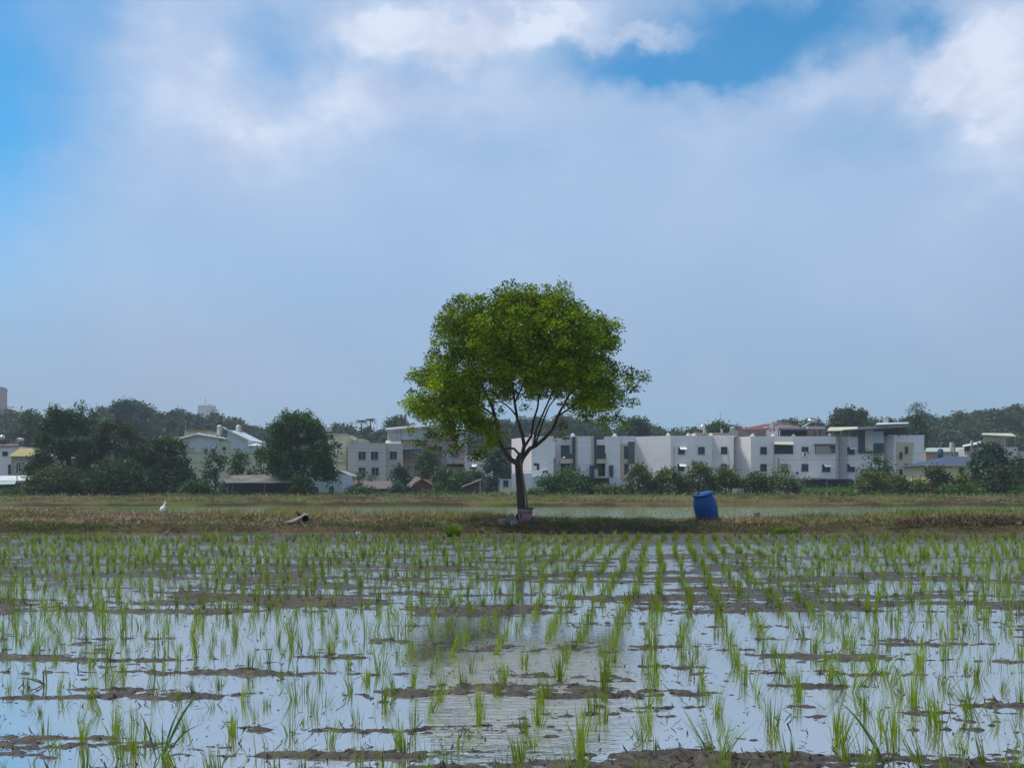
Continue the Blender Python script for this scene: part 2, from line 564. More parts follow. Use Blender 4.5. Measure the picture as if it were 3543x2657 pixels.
def ground_z(x, Y):
    x = np.asarray(x, dtype=float)
    Y = np.asarray(Y, dtype=float)
    wob = (fbm(x * 0.5, Y * 0 + 1.3, 11, 3) - 0.5) * 0.7
    Yb = Y + wob * sstep(Y, 15, 18) * (1 - sstep(Y, 26, 30))
    n = (fbm(x * 1.9, Y * 3.0, 5, 5, 0.62) - 0.5) * 0.046
    n2 = (fbm(x * 8, Y * 14, 8, 4, 0.7) - 0.5) * 0.030
    n2 = n2 + (fbm(x * 19, Y * 27, 9, 3, .6) - .5) * .030 * (1 - sstep(Y, 7, 10))
    stk = (fbm(x * 1.1, np.log(np.maximum(Y, .5)) * 30, 17, 4, .6) - .5) * .058
    stk = stk + (fbm(x * 1.6, np.log(np.maximum(Y, .5)) * 95, 19, 2, .6) - .5) * .034 * sstep(Y, 6.8, 8)
    stk = stk + (fbm(x * 1.3, np.log(np.maximum(Y, .5)) * 70, 18, 3, .6) - .5) * .030 * (1 - sstep(Y, 6.8, 8))
    zf = band_level(x, Y) + n * .55 + n2 + stk
    c = crest(x)
    lump = (fbm(x * 2.4, Y * 2.4, 21, 5, 0.62) - 0.5) * 0.20 + np.abs(fbm(x * 6, Y * 5, 23, 3) - 0.5) * 0.12
    lip = 0.125 + (fbm(x * .9, Y * 0 + 7.7, 25, 3) - .5) * .10
    zb = sstep(Yb, FOOT + .15, FOOT + .34) * lip + sstep(Yb, FOOT + .3, 22.3) * (c - lip)
    # turned mound close to the water in the east
    px = CX + FPX * x / 19.3
    zb += np.exp(-((px - 3400) / 190) ** 2) * np.exp(-((Y - 19.6) / .45) ** 2) * 0.13 + np.exp(-((px - 3050) / 200) ** 2) * np.exp(-((Y - 19.5) / .4) ** 2) * 0.05
    zb += np.exp(-((px - 560) / 210) ** 2) * np.exp(-((Y - 21.3) / .5) ** 2) * 0.05
    zb += lump * sstep(Yb, FOOT + .1, FOOT + .5)
    down = sstep(Yb, 22.7, 24.6)
    zr = -0.028 + (fbm(x * 0.5, Y * 1.2, 31, 4) - 0.5) * 0.05
    Y0 = Y
    Y = Y + (fbm(x * .25, Y * 0 + 3.1, 44, 3) - .5) * 1.2
    zr += sstep(Y, 43.5, 43.9) * (0.22 + (fbm(x * .8, Y, 41, 4) - .5) * .17 + np.abs(fbm(x * 2, Y * 2, 42, 3) - .5) * .12) * (1 - sstep(Y, 46.2, 49))
    zr += sstep(Y, 66.7, 67.2) * (0.24 + (fbm(x * .5, Y * .6, 43, 4) - .5) * .2)
    Y = Y0
    zr += sstep(Y, 69, 75) * 0.02 - sstep(Y, 96, 118) * 0.30
    t = sstep(Yb, FOOT - .1, FOOT + .2)
    z = zf * (1 - t) + t * (zb * (1 - down) + zr * down)
    return z


def build_ground():
    py = np.arange(2960, 1846, -2.3)
    Yn = FPX * CAMH / (py - HZ)
    Y = np.concatenate([np.array([-30, -8, 0.6, 1.4, 1.9, 2.2]), Yn, np.arange(Yn[-1] + .06, 26, 0.075), np.arange(26, 50, 0.22), np.arange(50, 80, .5), np.arange(80, 121, 2.5)])
    u = np.concatenate([np.linspace(-1.25, -0.68, 90, endpoint=False), np.linspace(-0.68, 0.68, 700), np.linspace(0.68, 1.25, 91)[1:]])
    YY, UU = np.meshgrid(Y, u, indexing='ij')
    XX = UU * np.maximum(np.abs(YY), 4.5)
    Z = ground_z(XX, np.maximum(YY, 2.0))
    nr, nc = YY.shape
    V = np.stack([XX, YY, Z], -1).reshape(-1, 3)
    i = np.arange((nr - 1) * nc).reshape(nr - 1, nc)[:, :-1].ravel()
    F = np.stack([i, i + 1, i + nc + 1, i + nc], 1)
    # albedo: wet mud, soil, straw-covered soil, weedy ground
    xx, yy = V[:, 0], V[:, 1]
    mud = np.array([.082, .071, .056])
    soil = np.array([.070, .050, .032])
    drys = np.array([.18, .145, .085])
    weed = np.array([.085, .10, .03])
    algae = np.array([.085, .095, .035])
    c = np.tile(mud, (len(V), 1))
    p = fbm(xx * 1.1, yy * 2.0, 51, 4)[:, None]
    c = c * (0.82 + 0.4 * p)
    a = (sstep(yy, 14.5, 17) * 0.55 * sstep(p[:, 0], .35, .6))[:, None]
    c = c * (1 - a) + algae * a
    t = sstep(yy, FOOT - .25, FOOT + .15)[:, None]
    s = (sstep(fbm(xx * 1.7, yy * 1.7, 53, 4), .38, .62) * (.25 + .75 * sstep(yy, 19.4, 20.5)))[:, None]
    b = soil * (1 - s) + drys * s
    rear = sstep(yy + (fbm(xx * .7, yy, 55, 3) - .5) * 2, 21.2, 22.6)[:, None]
    b = b * (1 - .6 * rear) + weed * .6 * rear
    c = c * (1 - t) + b * t
    far = sstep(yy, 24, 26)[:, None]
    rf = np.tile(np.array([.13, .11, .065]), (len(V), 1))
    c = c * (1 - far) + rf * far
    for (y0, y1) in ((43.2, 49), (66.3, 71)):
        k = (sstep(yy, y0, y0 + .3) * (1 - sstep(yy, y1 - 1.5, y1)))[:, None]
        back = sstep(yy + (fbm(xx * .6, yy * 0, 58, 4) - .5) * 1.6, y0 + .35, y0 + .9)[:, None]
        s2 = sstep(fbm(xx * .35, yy * .8, 57, 4), .40, .6)[:, None]
        c = c * (1 - k) + k * ((np.array([.055, .037, .025]) * (1 - back) + np.array([.13, .098, .058]) * back) * (1 - s2) + (np.array([.05, .045, .02]) * (1 - back) + np.array([.10, .115, .035]) * back) * s2)
    k = sstep(yy, 70, 74)[:, None]
    c = c * (1 - k) + k * (np.array([.085, .11, .03]) * (.7 + .6 * fbm(xx * .3, yy * .3, 59, 4)[:, None]))
    me = npmesh('paddy_ground', V, F, c, smooth=True)
    m, g = new_mat('paddy_earth')
    col = g.n('ShaderNodeAttribute', attribute_name='Col').outputs['Color']
    pos = g.n('ShaderNodeNewGeometry').outputs['Position']
    sep = g.n('ShaderNodeSeparateXYZ')
    g.put(sep.inputs[0], pos)
    nz = g.noise(pos, 14, 6, 0.65)
    cc = g.mix(g.ss(nz, .35, .7), g.mix(1.0, col, (.62, .60, .58), 'MULTIPLY'), g.mix(1.0, col, (1.25, 1.22, 1.2), 'MULTIPLY'))
    p = g.n('ShaderNodeBsdfPrincipled')
    soak = g.ss(g.m('ADD', sep.outputs[2], g.m('MULTIPLY', g.m('SUBTRACT', g.noise(pos, 6, 4, .6), .5), .02)), .016, .0)
    cc = g.mix(g.m('MULTIPLY', soak, .55), cc, g.mix(1.0, cc, (.42, .40, .40), 'MULTIPLY'))
    g.put(p.inputs['Base Color'], cc)
    wet = g.ss(sep.outputs[2], 0.035, 0.004)          # mud at water level is soaked and shines
    g.put(p.inputs['Roughness'], g.m('SUBTRACT', .92, g.m('MULTIPLY', wet, .42)))
    g.put(p.inputs['Specular IOR Level'], g.m('ADD', .08, g.m('MULTIPLY', wet, .22)))
    bp = g.n('ShaderNodeBump')
    bp.inputs['Strength'].default_value = 0.7
    bp.inputs['Distance'].default_value = 0.02
    g.put(bp.inputs['Height'], g.noise(pos, 30, 5, .65))
    g.put(p.inputs['Normal'], bp.outputs[0])
    o = g.n('ShaderNodeOutputMaterial')
    g.put(o.inputs[0], p.outputs[0])
    ob = link('paddy_ground', me, m)
    tag(ob, 'muddy paddy soil with low earth bunds running across it', 'ground', kind='structure')


build_ground()


def build_plain():
    mb = MB()
    mb.box(-3500, 3500, -400, 4500, -2.0, -0.16)
    o = mb.build('ground', pmat('plain_earth', (.085, .10, .035), (.12, .11, .06), .08, .95))
    tag(o, 'flat green farmland reaching back to the buildings and woods', 'ground', kind='structure')


build_plain()


def build_water():
    ys = np.array([-25, 0, 2, 4, 6, 8, 10, 13, 16, 19, 24, 30, 36, 43.9, 48, 55, 62, 67.2])
    V = np.array([(x, y, 0.0) for y in ys for x in (-75, -30, 0, 30, 75)])
    F = np.array([(r * 5 + c, r * 5 + c + 1, (r + 1) * 5 + c + 1, (r + 1) * 5 + c) for r in range(len(ys) - 1) for c in range(4)])
    me = npmesh('paddy_water', V, F)
    m, g = new_mat('shallow_muddy_water')
    pos = g.n('ShaderNodeNewGeometry').outputs['Position']
    sep = g.n('ShaderNodeSeparateXYZ')
    g.put(sep.inputs[0], pos)
    X, Y, Z = sep.outputs
    nw = g.noise(pos, .9, 3, .5)
    # a breeze ruffles this patch; paler colour painted in to mute the tree's reflection
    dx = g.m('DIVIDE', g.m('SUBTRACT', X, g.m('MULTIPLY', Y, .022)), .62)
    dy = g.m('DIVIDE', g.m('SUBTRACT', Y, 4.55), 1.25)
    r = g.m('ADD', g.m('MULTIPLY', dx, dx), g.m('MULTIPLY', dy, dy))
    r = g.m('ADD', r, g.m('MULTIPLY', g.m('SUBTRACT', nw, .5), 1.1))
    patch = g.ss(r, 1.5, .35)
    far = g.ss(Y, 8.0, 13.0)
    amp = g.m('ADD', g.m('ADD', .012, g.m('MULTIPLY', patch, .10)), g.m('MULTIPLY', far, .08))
    w1 = g.noise(g.scale(pos, (1.0, 3.2, 1)), 7, 3, .5)
    w2 = g.noise(g.scale(pos, (1.0, 2.2, 1)), 26, 2, .5)
    hgt = g.m('MULTIPLY', g.m('ADD', w1, g.m('MULTIPLY', w2, .4)), amp)
    bp = g.n('ShaderNodeBump')
    bp.inputs['Strength'].default_value = 1.0
    bp.inputs['Distance'].default_value = .05
    g.put(bp.inputs['Height'], hgt)
    df = g.n('ShaderNodeBsdfDiffuse')
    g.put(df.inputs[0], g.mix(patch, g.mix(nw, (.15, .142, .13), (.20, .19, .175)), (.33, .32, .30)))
    gl = g.n('ShaderNodeBsdfGlossy')
    gl.inputs[0].default_value = (.98, .96, .92, 1)
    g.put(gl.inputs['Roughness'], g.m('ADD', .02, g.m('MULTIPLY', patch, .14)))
    g.put(gl.inputs['Normal'], bp.outputs[0])
    fr = g.n('ShaderNodeFresnel')
    fr.inputs['IOR'].default_value = 1.6
    p = g.n('ShaderNodeMixShader')
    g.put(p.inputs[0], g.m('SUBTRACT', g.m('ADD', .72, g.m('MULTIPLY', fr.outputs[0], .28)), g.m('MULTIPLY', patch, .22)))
    g.put(p.inputs[1], df.outputs[0])
    g.put(p.inputs[2], gl.outputs[0])
    o = g.n('ShaderNodeOutputMaterial')
    g.put(o.inputs[0], p.outputs[0])
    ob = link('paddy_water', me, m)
    tag(ob, 'still shallow water flooding the rice paddies, mirroring the sky', 'water', kind='structure')


build_water()


# ------------------------------------------------------------------ blades: rice, grass, straw
def blades(base, az, lean, curve, length, width, c0, c1, rng, segs=3):
    """strips that rise from base, lean towards az and bend over"""
    n = len(base)
    S = np.linspace(0, 1, segs + 1)
    wprof = np.array([.8, 1.0, .7, .06]) if segs == 3 else np.interp(S, [0, .4, 1], [.9, 1, .08])
    d = np.stack([np.cos(az), np.sin(az), np.zeros(n)], 1)
    fa = az + np.pi / 2 + rng.uniform(-.9, .9, n)
    sd = np.stack([np.cos(fa), np.sin(fa), np.zeros(n)], 1)
    V = np.zeros((n, segs + 1, 2, 3))
    C = np.zeros((n, segs + 1, 2, 3))
    for k, s in enumerate(S):
        a = lean + curve * s
        p = base + d * (np.sin(a) * s * length)[:, None]
        p[:, 2] += np.cos(a) * s * length
        w = (width * wprof[k] / 2)[:, None]
        V[:, k, 0] = p - sd * w
        V[:, k, 1] = p + sd * w
        C[:, k, :] = (c0 * (1 - s) + c1 * s)[:, None, :]
    o = np.arange(n) * (segs + 1) * 2
    F = np.concatenate([np.stack([o + 2 * k, o + 2 * k + 1, o + 2 * k + 3, o + 2 * k + 2], 1) for k in range(segs)])
    return V.reshape(-1, 3), F, C.reshape(-1, 3)


def merge(parts):
    V, F, C, b = [], [], [], 0
    for v, f, c in parts:
        V.append(v)
        F.append(f + b)
        C.append(c)
        b += len(v)
    return np.concatenate(V), np.concatenate(F), np.concatenate(C)


RICE0 = np.array([.118, .185, .004])
RICE1 = np.array([.170, .250, .012])


def rice_blades(centres, nb, rng, hmul=1.0, wid=.0042, segs=3, hue=None):
    n = len(centres)
    idx = np.repeat(np.arange(n), nb)
    m = len(idx)
    sp = rng.uniform(0, 1, m) ** .7 * .020
    a0 = rng.uniform(0, 2 * np.pi, m)
    base = centres[idx] + np.stack([np.cos(a0) * sp, np.sin(a0) * sp, np.full(m, -.02)], 1)
    tilt = rng.normal(0, .14, (n, 2))[idx]
    ln = np.where(rng.uniform(0, 1, m) < .62, np.abs(rng.normal(.03, .07, m)), np.abs(rng.normal(.22, .20, m)))
    dxy = np.stack([np.cos(a0) * ln, np.sin(a0) * ln], 1) + tilt
    az = np.arctan2(dxy[:, 1], dxy[:, 0])
    lean = np.minimum(np.hypot(dxy[:, 0], dxy[:, 1]), .9)
    hc = rng.normal(.168, .038, n).clip(.08, .25)[idx] * hmul
    length = hc * rng.uniform(.55, 1.08, m) + .02
    curve = rng.uniform(-.05, .35, m) * (rng.uniform(0, 1, m) < .55)
    v = (rng.normal(1, .16, n)[idx] * rng.normal(1, .14, m)).clip(.5, 1.6)[:, None]
    yel = rng.uniform(0, .3, n)[idx][:, None] ** 1.5
    c0 = RICE0 * v * (1 - yel) + yel * np.array([.22, .20, .05])
    c1 = RICE1 * v * (1 - yel) + yel * np.array([.28, .25, .08])
    return blades(base, az, lean, curve, length, np.full(m, wid) * rng.uniform(.7, 1.25, m), c0, c1, rng, segs)


def rice_positions(y0, y1, du, dv, ulim, rng, th=math.radians(10.2), miss=.07):
    R = y1 * 1.6
    s = np.arange(-R, R, du)
    t = np.arange(0, R * 1.3, dv)
    Sg, Tg = np.meshgrid(s, t)
    Tg = Tg + (np.arange(len(s)) % 2)[None, :] * dv * .5
    Sg = Sg + (fbm(Tg * .35, Sg * .5, 71, 2) - .5) * .10
    P = np.stack([Sg.ravel(), Tg.ravel()], 1) + rng.normal(0, .024, (Sg.size, 2))
    x = P[:, 0] * math.cos(th) + P[:, 1] * math.sin(th)
    y = -P[:, 0] * math.sin(th) + P[:, 1] * math.cos(th)
    k = (y > y0) & (y < y1) & (np.abs(x) < ulim * np.abs(y) + 1.5) & (rng.uniform(0, 1, len(x)) > miss) & (rng.uniform(0, 1, len(x)) < np.interp(y, [5, 7, 10, 14, 18, 24, 25], [1, .90, .80, .72, .66, .66, 1]))
    return np.stack([x[k], y[k]], 1)


def build_rice():
    rng = np.random.default_rng(12)
    P = rice_positions(2.2, FOOT - 1.0, .25, .165, .82, rng)
    z = np.maximum(ground_z(P[:, 0], P[:, 1]), -.02)
    P3 = np.column_stack([P, z])
    inside = (np.abs(P[:, 0]) < .612 * P[:, 1]) & (P[:, 1] > 3.15)
    order = np.argsort(np.where(inside, P[:, 1], 1e9))
    near = order[:300]
    rest = np.setdiff1d(np.arange(len(P)), near)
    # fourteen tufts, planted again and again, each turned and sized for itself
    protos = []
    for k in range(14):
        nb = int(rng.integers(5, 27))
        v, f, c = rice_blades(np.zeros((1, 3)), nb, np.random.default_rng(100 + k), rng.uniform(.8, 1.12), .0040)
        protos.append(npmesh('rice_seedling', v, f, c))
    first = None
    for i in near:
        k = int(rng.integers(0, 14))
        if first is None:
            o = link('rice_seedling', protos[k], M['rice'])
            first = o
            tag(o, 'green tuft of young rice planted in the flooded foreground paddy', 'rice seedling', 'rice seedlings in rows in the near paddy')
        else:
            o = first.copy()
            o.data = protos[k]
            if not protos[k].materials:
                protos[k].materials.append(M['rice'])
            COL.objects.link(o)
        o.location = P3[i]
        o.rotation_euler = (0, 0, rng.uniform(0, 6.28))
        left = np.interp(P[i, 0] / P[i, 1], [-.6, -.1, .15], [.76, .90, 1.0])
        s = rng.uniform(.8, 1.15) * left
        o.scale = (s, s, s * rng.uniform(.9, 1.15))
    parts = []
    Q = P3[rest]
    yy = Q[:, 1]
    for lo, hi, nb, wd, sg in ((0, 7, 13, .0042, 3), (7, 11, 14, .0052, 3), (11, 30, 15, .0070, 2)):
        q = Q[(yy >= lo) & (yy < hi)]
        if len(q):
            parts.append(rice_blades(q, nb, rng, 1.0 if lo < 7 else (.84 if lo < 11 else .82), wd, sg))
    parts = [p if True else p for p in parts]
    # rear paddies
    R = rice_positions(25.0, 43.2, 30e-2, .27, .85, rng, math.radians(24), .32)
    q = np.column_stack([R, np.maximum(ground_z(R[:, 0], R[:, 1]), -.01)])
    parts.append(rice_blades(q, 4, rng, .55, .010, 2))
    R = rice_positions(51.0, 66.3, .42, .36, .85, rng, math.radians(21), .10)
    q = np.column_stack([R, np.maximum(ground_z(R[:, 0], R[:, 1]), -.01)])
    parts.append(rice_blades(q, 4, rng, .8, .022, 2))
    V, F, C = merge(parts)
    o = link('rice_rows', npmesh('rice_rows', V, F, C), M['rice'])
    tag(o, 'rows of smaller rice seedlings filling the paddies farther back', 'rice', kind='stuff')


build_rice()


def scatter(n, px0, px1, y0, y1, rng, dens=None):
    """random feet on the ground between two depths, spread over a span of photo columns"""
    Y = rng.uniform(y0, y1, n)
    px = rng.uniform(px0, px1, n)
    X = (px - CX) / FPX * Y
    if dens is not None:
        k = rng.uniform(0, 1, n) < dens(px, Y, X)
        X, Y = X[k], Y[k]
    return np.column_stack([X, Y, ground_z(X, Y)])


def grass_part(P, h, w, c0, c1, rng, segs=3, lean=.35, cv=.22):
    n = len(P)
    v = (rng.normal(1, cv, n).clip(.45, 1.7))[:, None]
    hh = np.asarray(h) * rng.uniform(.5, 1.15, n)
    P = P - np.array([0, 0, .02])
    return blades(P, rng.uniform(0, 6.28, n), np.abs(rng.normal(.1, lean, n)).clip(0, 1.2), rng.uniform(0, .7, n), hh, w * rng.uniform(.6, 1.3, n), np.array(c0) * v, np.array(c1) * v, rng, segs)


def straw_part(P, ln, w, c, rng, up=.03, cv=.3):
    """short stalks that lie about on the ground, slightly raised at one end"""
    n = len(P)
    v = rng.normal(1, cv, n).clip(.3, 1.9)[:, None]
    P = P + np.column_stack([np.zeros((n, 2)), rng.uniform(.0, up, n)])
    return blades(P, rng.uniform(0, 6.28, n), rng.normal(1.42, .22, n), rng.uniform(-.5, .5, n), ln * rng.uniform(.4, 1.3, n), w * rng.uniform(.5, 1.4, n), np.array(c) * v, np.array(c) * v * rng.uniform(.8, 1.2, (n, 1)), rng, 2)


def build_bund_cover():
    rng = np.random.default_rng(5)

    def nz(s, f=1.0):
        return lambda px, Y, X: sstep(fbm(X * f, Y * f * 1.3, s, 4), .36, .62)

    straw = [0.25, .195, .11]
    dk = [.10, .065, .04]
    parts = [straw_part(scatter(26000, -900, 4400, FOOT + .15, 22.6, rng, lambda p, Y, X: sstep(fbm(X * .9, Y * 1.2, 61, 4), .36, .62) * (.22 + .78 * sstep(Y, 19.4, 20.6))), .16, .014, straw, rng, .05),
             straw_part(scatter(9000, -900, 4400, FOOT + .0, 22.6, rng, nz(62, .7)), .16, .016, dk, rng, .04),
             straw_part(scatter(7000, 250, 1500, 19.6, 22.0, rng, nz(64, .9)), .17, .014, [.25, .18, .12], rng, .07),
             straw_part(scatter(5000, 2400, 3000, 19.4, 21.5, rng, nz(65, .9)), .17, .014, [.23, .155, .098], rng, .07),
             straw_part(scatter(5000, 3100, 3700, 19.0, 20.2, rng), .15, .016, [.105, .068, .046], rng, .09),
             straw_part(scatter(1600, -300, 4000, FOOT - 1.4, FOOT + .1, rng, nz(63, 1)), .14, .012, [.26, .19, .13], rng, .01),
             straw_part(scatter(12000, -900, 4400, 44.2, 48, rng, nz(66, .5)), .30, .035, [.15, .105, .065], rng, .12),
             straw_part(scatter(9000, -900, 4400, 66.8, 70, rng, nz(67, .3)), .40, .05, [.15, .105, .065], rng, .15)]
    V, F, C = merge(parts)
    o = link('straw_litter', npmesh('straw_litter', V, F, C), M['litter'])
    tag(o, 'dry brown straw and dead weeds strewn over the earth bunds', 'straw', kind='stuff')

    tall = lambda px, Y, X: np.interp(px, [-900, 0, 350, 450, 620, 720, 1000, 1700, 1850, 2000, 2500, 2750, 2900, 4400],
                                      [.5, .5, .35, .10, .10, .9, 1, 1, .55, .30, .22, .45, .95, 1]) * sstep(fbm(X * .8, Y, 81, 4), .26, .50)
    P = scatter(42000, -900, 4400, 20.9, 23.9, rng, tall)
    px = CX + FPX * P[:, 0] / P[:, 1]
    hh = np.interp(px, [-900, 0, 500, 720, 1300, 1700, 1900, 2700, 2900, 4400], [.16, .15, .12, .26, .30, .27, .16, .15, .24, .26])
    dry = (fbm(P[:, 0] * .7, P[:, 1], 82, 4) > .5)
    parts = [grass_part(P[dry], hh[dry], .011, [.20, .175, .055], [.33, .28, .12], rng),
             grass_part(P[~dry], hh[~dry], .011, [.14, .155, .03], [.23, .225, .065], rng)]
    # bright weeds in the east
    P = scatter(7000, 3080, 4300, 21.6, 24.0, rng, nz(83, .9))
    parts.append(grass_part(P, .30, .013, [.07, .15, .018], [.12, .22, .03], rng))
    # dark green tufts along the water's edge and on the slope
    for (c, w, y, n, h) in ((170, 110, 19.3, 900, .14), (330, 90, 19.4, 700, .13), (1470, 60, 19.5, 900, .17), (1160, 90, 19.4, 600, .12), (1960, 60, 19.5, 900, .16),
                            (2110, 90, 19.9, 1500, .17), (2190, 60, 19.6, 600, .13), (1540, 70, 19.2, 300, .10), (70, 60, 19.1, 500, .12), (2800, 60, 22.2, 500, .22), (2860, 50, 22.6, 500, .24),
                            (1300, 130, 19.2, 500, .09), (2500, 200, 19.0, 600, .08), (1850, 60, 19.8, 500, .12), (740, 80, 19.2, 400, .10), (2425, 40, 20.15, 420, .17), (2478, 40, 20.15, 360, .16), (250, 260, 19.25, 2600, .13), (1350, 400, 19.25, 1800, .11), (3050, 120, 20.6, 600, .14)):
        P = scatter(n, c - w, c + w, y - .35, y + .35, rng, lambda a, b, x: np.exp(-((a - c) / (w * .6)) ** 2))
        parts.append(grass_part(P, h, .011, [.045, .075, .016], [.10, .145, .03], rng))
    P = scatter(22000, -900, 4400, FOOT + .1, FOOT + 2.3, rng, lambda a, y, x: sstep(fbm(x * .45, y * 1.0, 91, 4), .42, .58))
    parts.append(grass_part(P, .13, .010, [.050, .068, .016], [.125, .155, .036], rng))
    P = scatter(9000, 2650, 4400, 20.3, 23.2, rng, lambda a, y, x: sstep(fbm(x * .5, y * .9, 92, 4), .40, .58))
    parts.append(grass_part(P, .17, .011, [.06, .09, .016], [.13, .18, .035], rng))
    P = scatter(7000, -900, 1700, 20.6, 23.4, rng, lambda a, y, x: sstep(fbm(x * .45, y * .9, 93, 4), .46, .62))
    parts.append(grass_part(P, .13, .011, [.06, .08, .016], [.14, .165, .04], rng))
    P = scatter(10000, -900, 4400, FOOT - .1, FOOT + 1.0, rng, nz(84, .7))
    parts.append(grass_part(P, .11, .010, [.05, .075, .016], [.12, .15, .03], rng))
    P = scatter(24000, -900, 4400, FOOT + .3, 21.9, rng, nz(85, .6))
    parts.append(grass_part(P, .09, .009, [.12, .12, .04], [.22, .19, .07], rng))
    # mats of fine weed on the mud between the seedlings
    P = scatter(11000, -200, 3800, 14.8, FOOT - .1, rng, nz(86, .7))
    parts.append(grass_part(P, .05, .012, [.075, .12, .018], [.12, .17, .03], rng, 2, .6))
    P = scatter(4500, -200, 3800, 9.5, 14.3, rng, lambda a, b, x: sstep(fbm(x * 1.1, b * 1.7, 87, 4), .50, .64))
    parts.append(grass_part(P, .035, .009, [.075, .12, .018], [.12, .17, .03], rng, 2, .7))
    # second and third bunds and the verge
    P = scatter(26000, -900, 4400, 44.4, 50, rng, nz(88, .35))
    parts.append(grass_part(P, .20, .03, [.07, .10, .02], [.15, .18, .045], rng, 2))
    P = scatter(8000, -900, 4400, 67.6, 71, rng, nz(89, .3))
    parts.append(grass_part(P, .28, .05, [.075, .10, .025], [.15, .16, .05], rng, 2))
    P = scatter(16000, -900, 4400, 71, 96, rng, nz(90, .2))
    parts.append(grass_part(P, .45, .08, [.065, .11, .022], [.12, .165, .04], rng, 2))
    P = scatter(4500, 2780, 2960, 72, 84, rng)
    parts.append(grass_part(P, .75, .08, [.06, .14, .02], [.09, .19, .03], rng, 2))
    V, F, C = merge(parts)
    o = link('wild_grass', npmesh('wild_grass', V, F, C), M['grass'])
    tag(o, 'dry and green wild grass covering the bunds and field edges', 'grass', kind='stuff')


build_bund_cover()


def build_debris():
    """stubble, rotted stalks and clods that lie in the mud and poke out of the water"""
    rng = np.random.default_rng(8)
    parts = []
    for lo, hi, n in ((3.0, 3.8, 3200), (3.8, 5.2, 4000), (5.2, 7.0, 4600), (6.9, 7.9, 3000), (7.9, 12, 9000), (12, FOOT, 6000)):
        P = scatter(n, -250, 3800, lo, hi, rng, lambda a, b, x: .16 + .84 * sstep(ground_z(x, b), -.012, .006))
        P[:, 2] = np.maximum(P[:, 2], -.004)
        parts.append(straw_part(P, np.where(rng.uniform(0, 1, len(P)) < .12, .09, .035), .0055 * (1 + lo * .10), [.040, .028, .022], rng, .006))
    # short stubble spikes
    for lo, hi, n in ((3.0, 4.2, 600), (4.2, 7, 1300), (7, 12, 2600)):
        P = scatter(n, -250, 3800, lo, hi, rng)
        P[:, 2] = np.maximum(P[:, 2], -.012)
        parts.append(grass_part(P, .035, .006 * (1 + lo * .06), [.035, .026, .02], [.05, .035, .025], rng, 2, .55))
    V, F, C = merge(parts)
    o = link('stubble_debris', npmesh('stubble_debris', V, F, C), M['litter'])
    tag(o, 'dark rotted stubble and stalks lying in the mud and shallow water', 'debris', kind='stuff')


build_debris()


def tuft(name, label, cat, px, py, D, n, h, w, c0, c1, spread, seed, lean=.25, group=None):
    rng = np.random.default_rng(seed)
    x = XM(px, D)
    a, r = rng.uniform(0, 6.28, n), rng.uniform(0, 1, n) ** .6 * spread
    P = np.column_stack([x + np.cos(a) * r, D + np.sin(a) * r, np.zeros(n)])
    z0 = float(max(ground_z(np.array([x]), np.array([D]))[0], -.01))
    P[:, 2] = z0
    v, f, c = grass_part(P, h, w, c0, c1, rng, 3, lean, .18)
    v = v - np.array([x, D, z0])
    o = link(name, npmesh(name, v, f, c), M['rice'])
    o.location = (x, D, z0)
    return tag(o, label, cat, group)


BR0, BR1 = [.085, .18, .010], [.13, .25, .02]
tuft('seedling_bundle', 'dense bright green bundle of rice seedlings dropped on the mud below the bund', 'rice bundle', 1568, 1863, 17.5, 420, .30, .012, BR0, BR1, .13, 1, .22)
tuft('seedling_patch', 'flat bright green patch of crowded seedlings on the right-hand bund edge', 'rice bundle', 2710, 1826, 18.9, 320, .13, .012, BR0, BR1, .28, 2, .2)
tuft('seedling_bundle', 'small yellow-green tuft in the dry grass just left of the lone tree', 'rice bundle', 1671, 1763, 23.4, 160, .24, .013, BR0, BR1, .16, 3, .3)


def broad_weed(name, label, px, py, specs, seed):
    """coarse weed with a few long broad blades: specs = (tip px, tip py, width px)"""
    D = FPX * CAMH / (py - HZ)
    x0, z0 = XM(px, D), 0.0
    mb = MB()
    rng = random.Random(seed)
    s = D / FPX
    for (tx, ty, wpx) in specs:
        dy = rng.uniform(-.12, .12)
        A = Vector((x0 + rng.uniform(-.015, .015), D, -.01))
        B = Vector((XM(tx, D), D + dy, ZM(ty, D)))
        n = 9
        L, R = [], []
        d = (B - A)
        side = Vector((d.z, 0, -d.x)).normalized()
        for i in range(n + 1):
            t = i / n
            p = A.lerp(B, t) + Vector((0, 0, .10 * d.length * math.sin(math.pi * t)))
            w = wpx * s * .30 * min(1, .55 + 1.2 * t) * (1 - max(0, t - .45) / .55) + .0006
            L.append(p - side * w + Vector((0, w * .5, 0)))
            R.append(p + side * w + Vector((0, w * .5, 0)))
        Mid = [(l + r) / 2 - Vector((0, .3 * (l - r).length, 0)) for l, r in zip(L, R)]
        v = [q for tr in zip(L, Mid, R) for q in tr]
        f = []
        for i in range(n):
            f += [(3 * i, 3 * i + 1, 3 * i + 4, 3 * i + 3), (3 * i + 1, 3 * i + 2, 3 * i + 5, 3 * i + 4)]
        mb.add(v, f)
    V = np.array([(v[0] - x0, v[1] - D, v[2]) for v in mb.v])
    C = np.tile(np.array([.085, .14, .045]), (len(V), 1)) * np.interp(V[:, 2], [0, .4], [.8, 1.25])[:, None]
    o = link(name, npmesh(name, V, np.array(mb.f), C), M['rice'])
    o.location = (x0, D, 0)
    tag(o, label, 'weed')


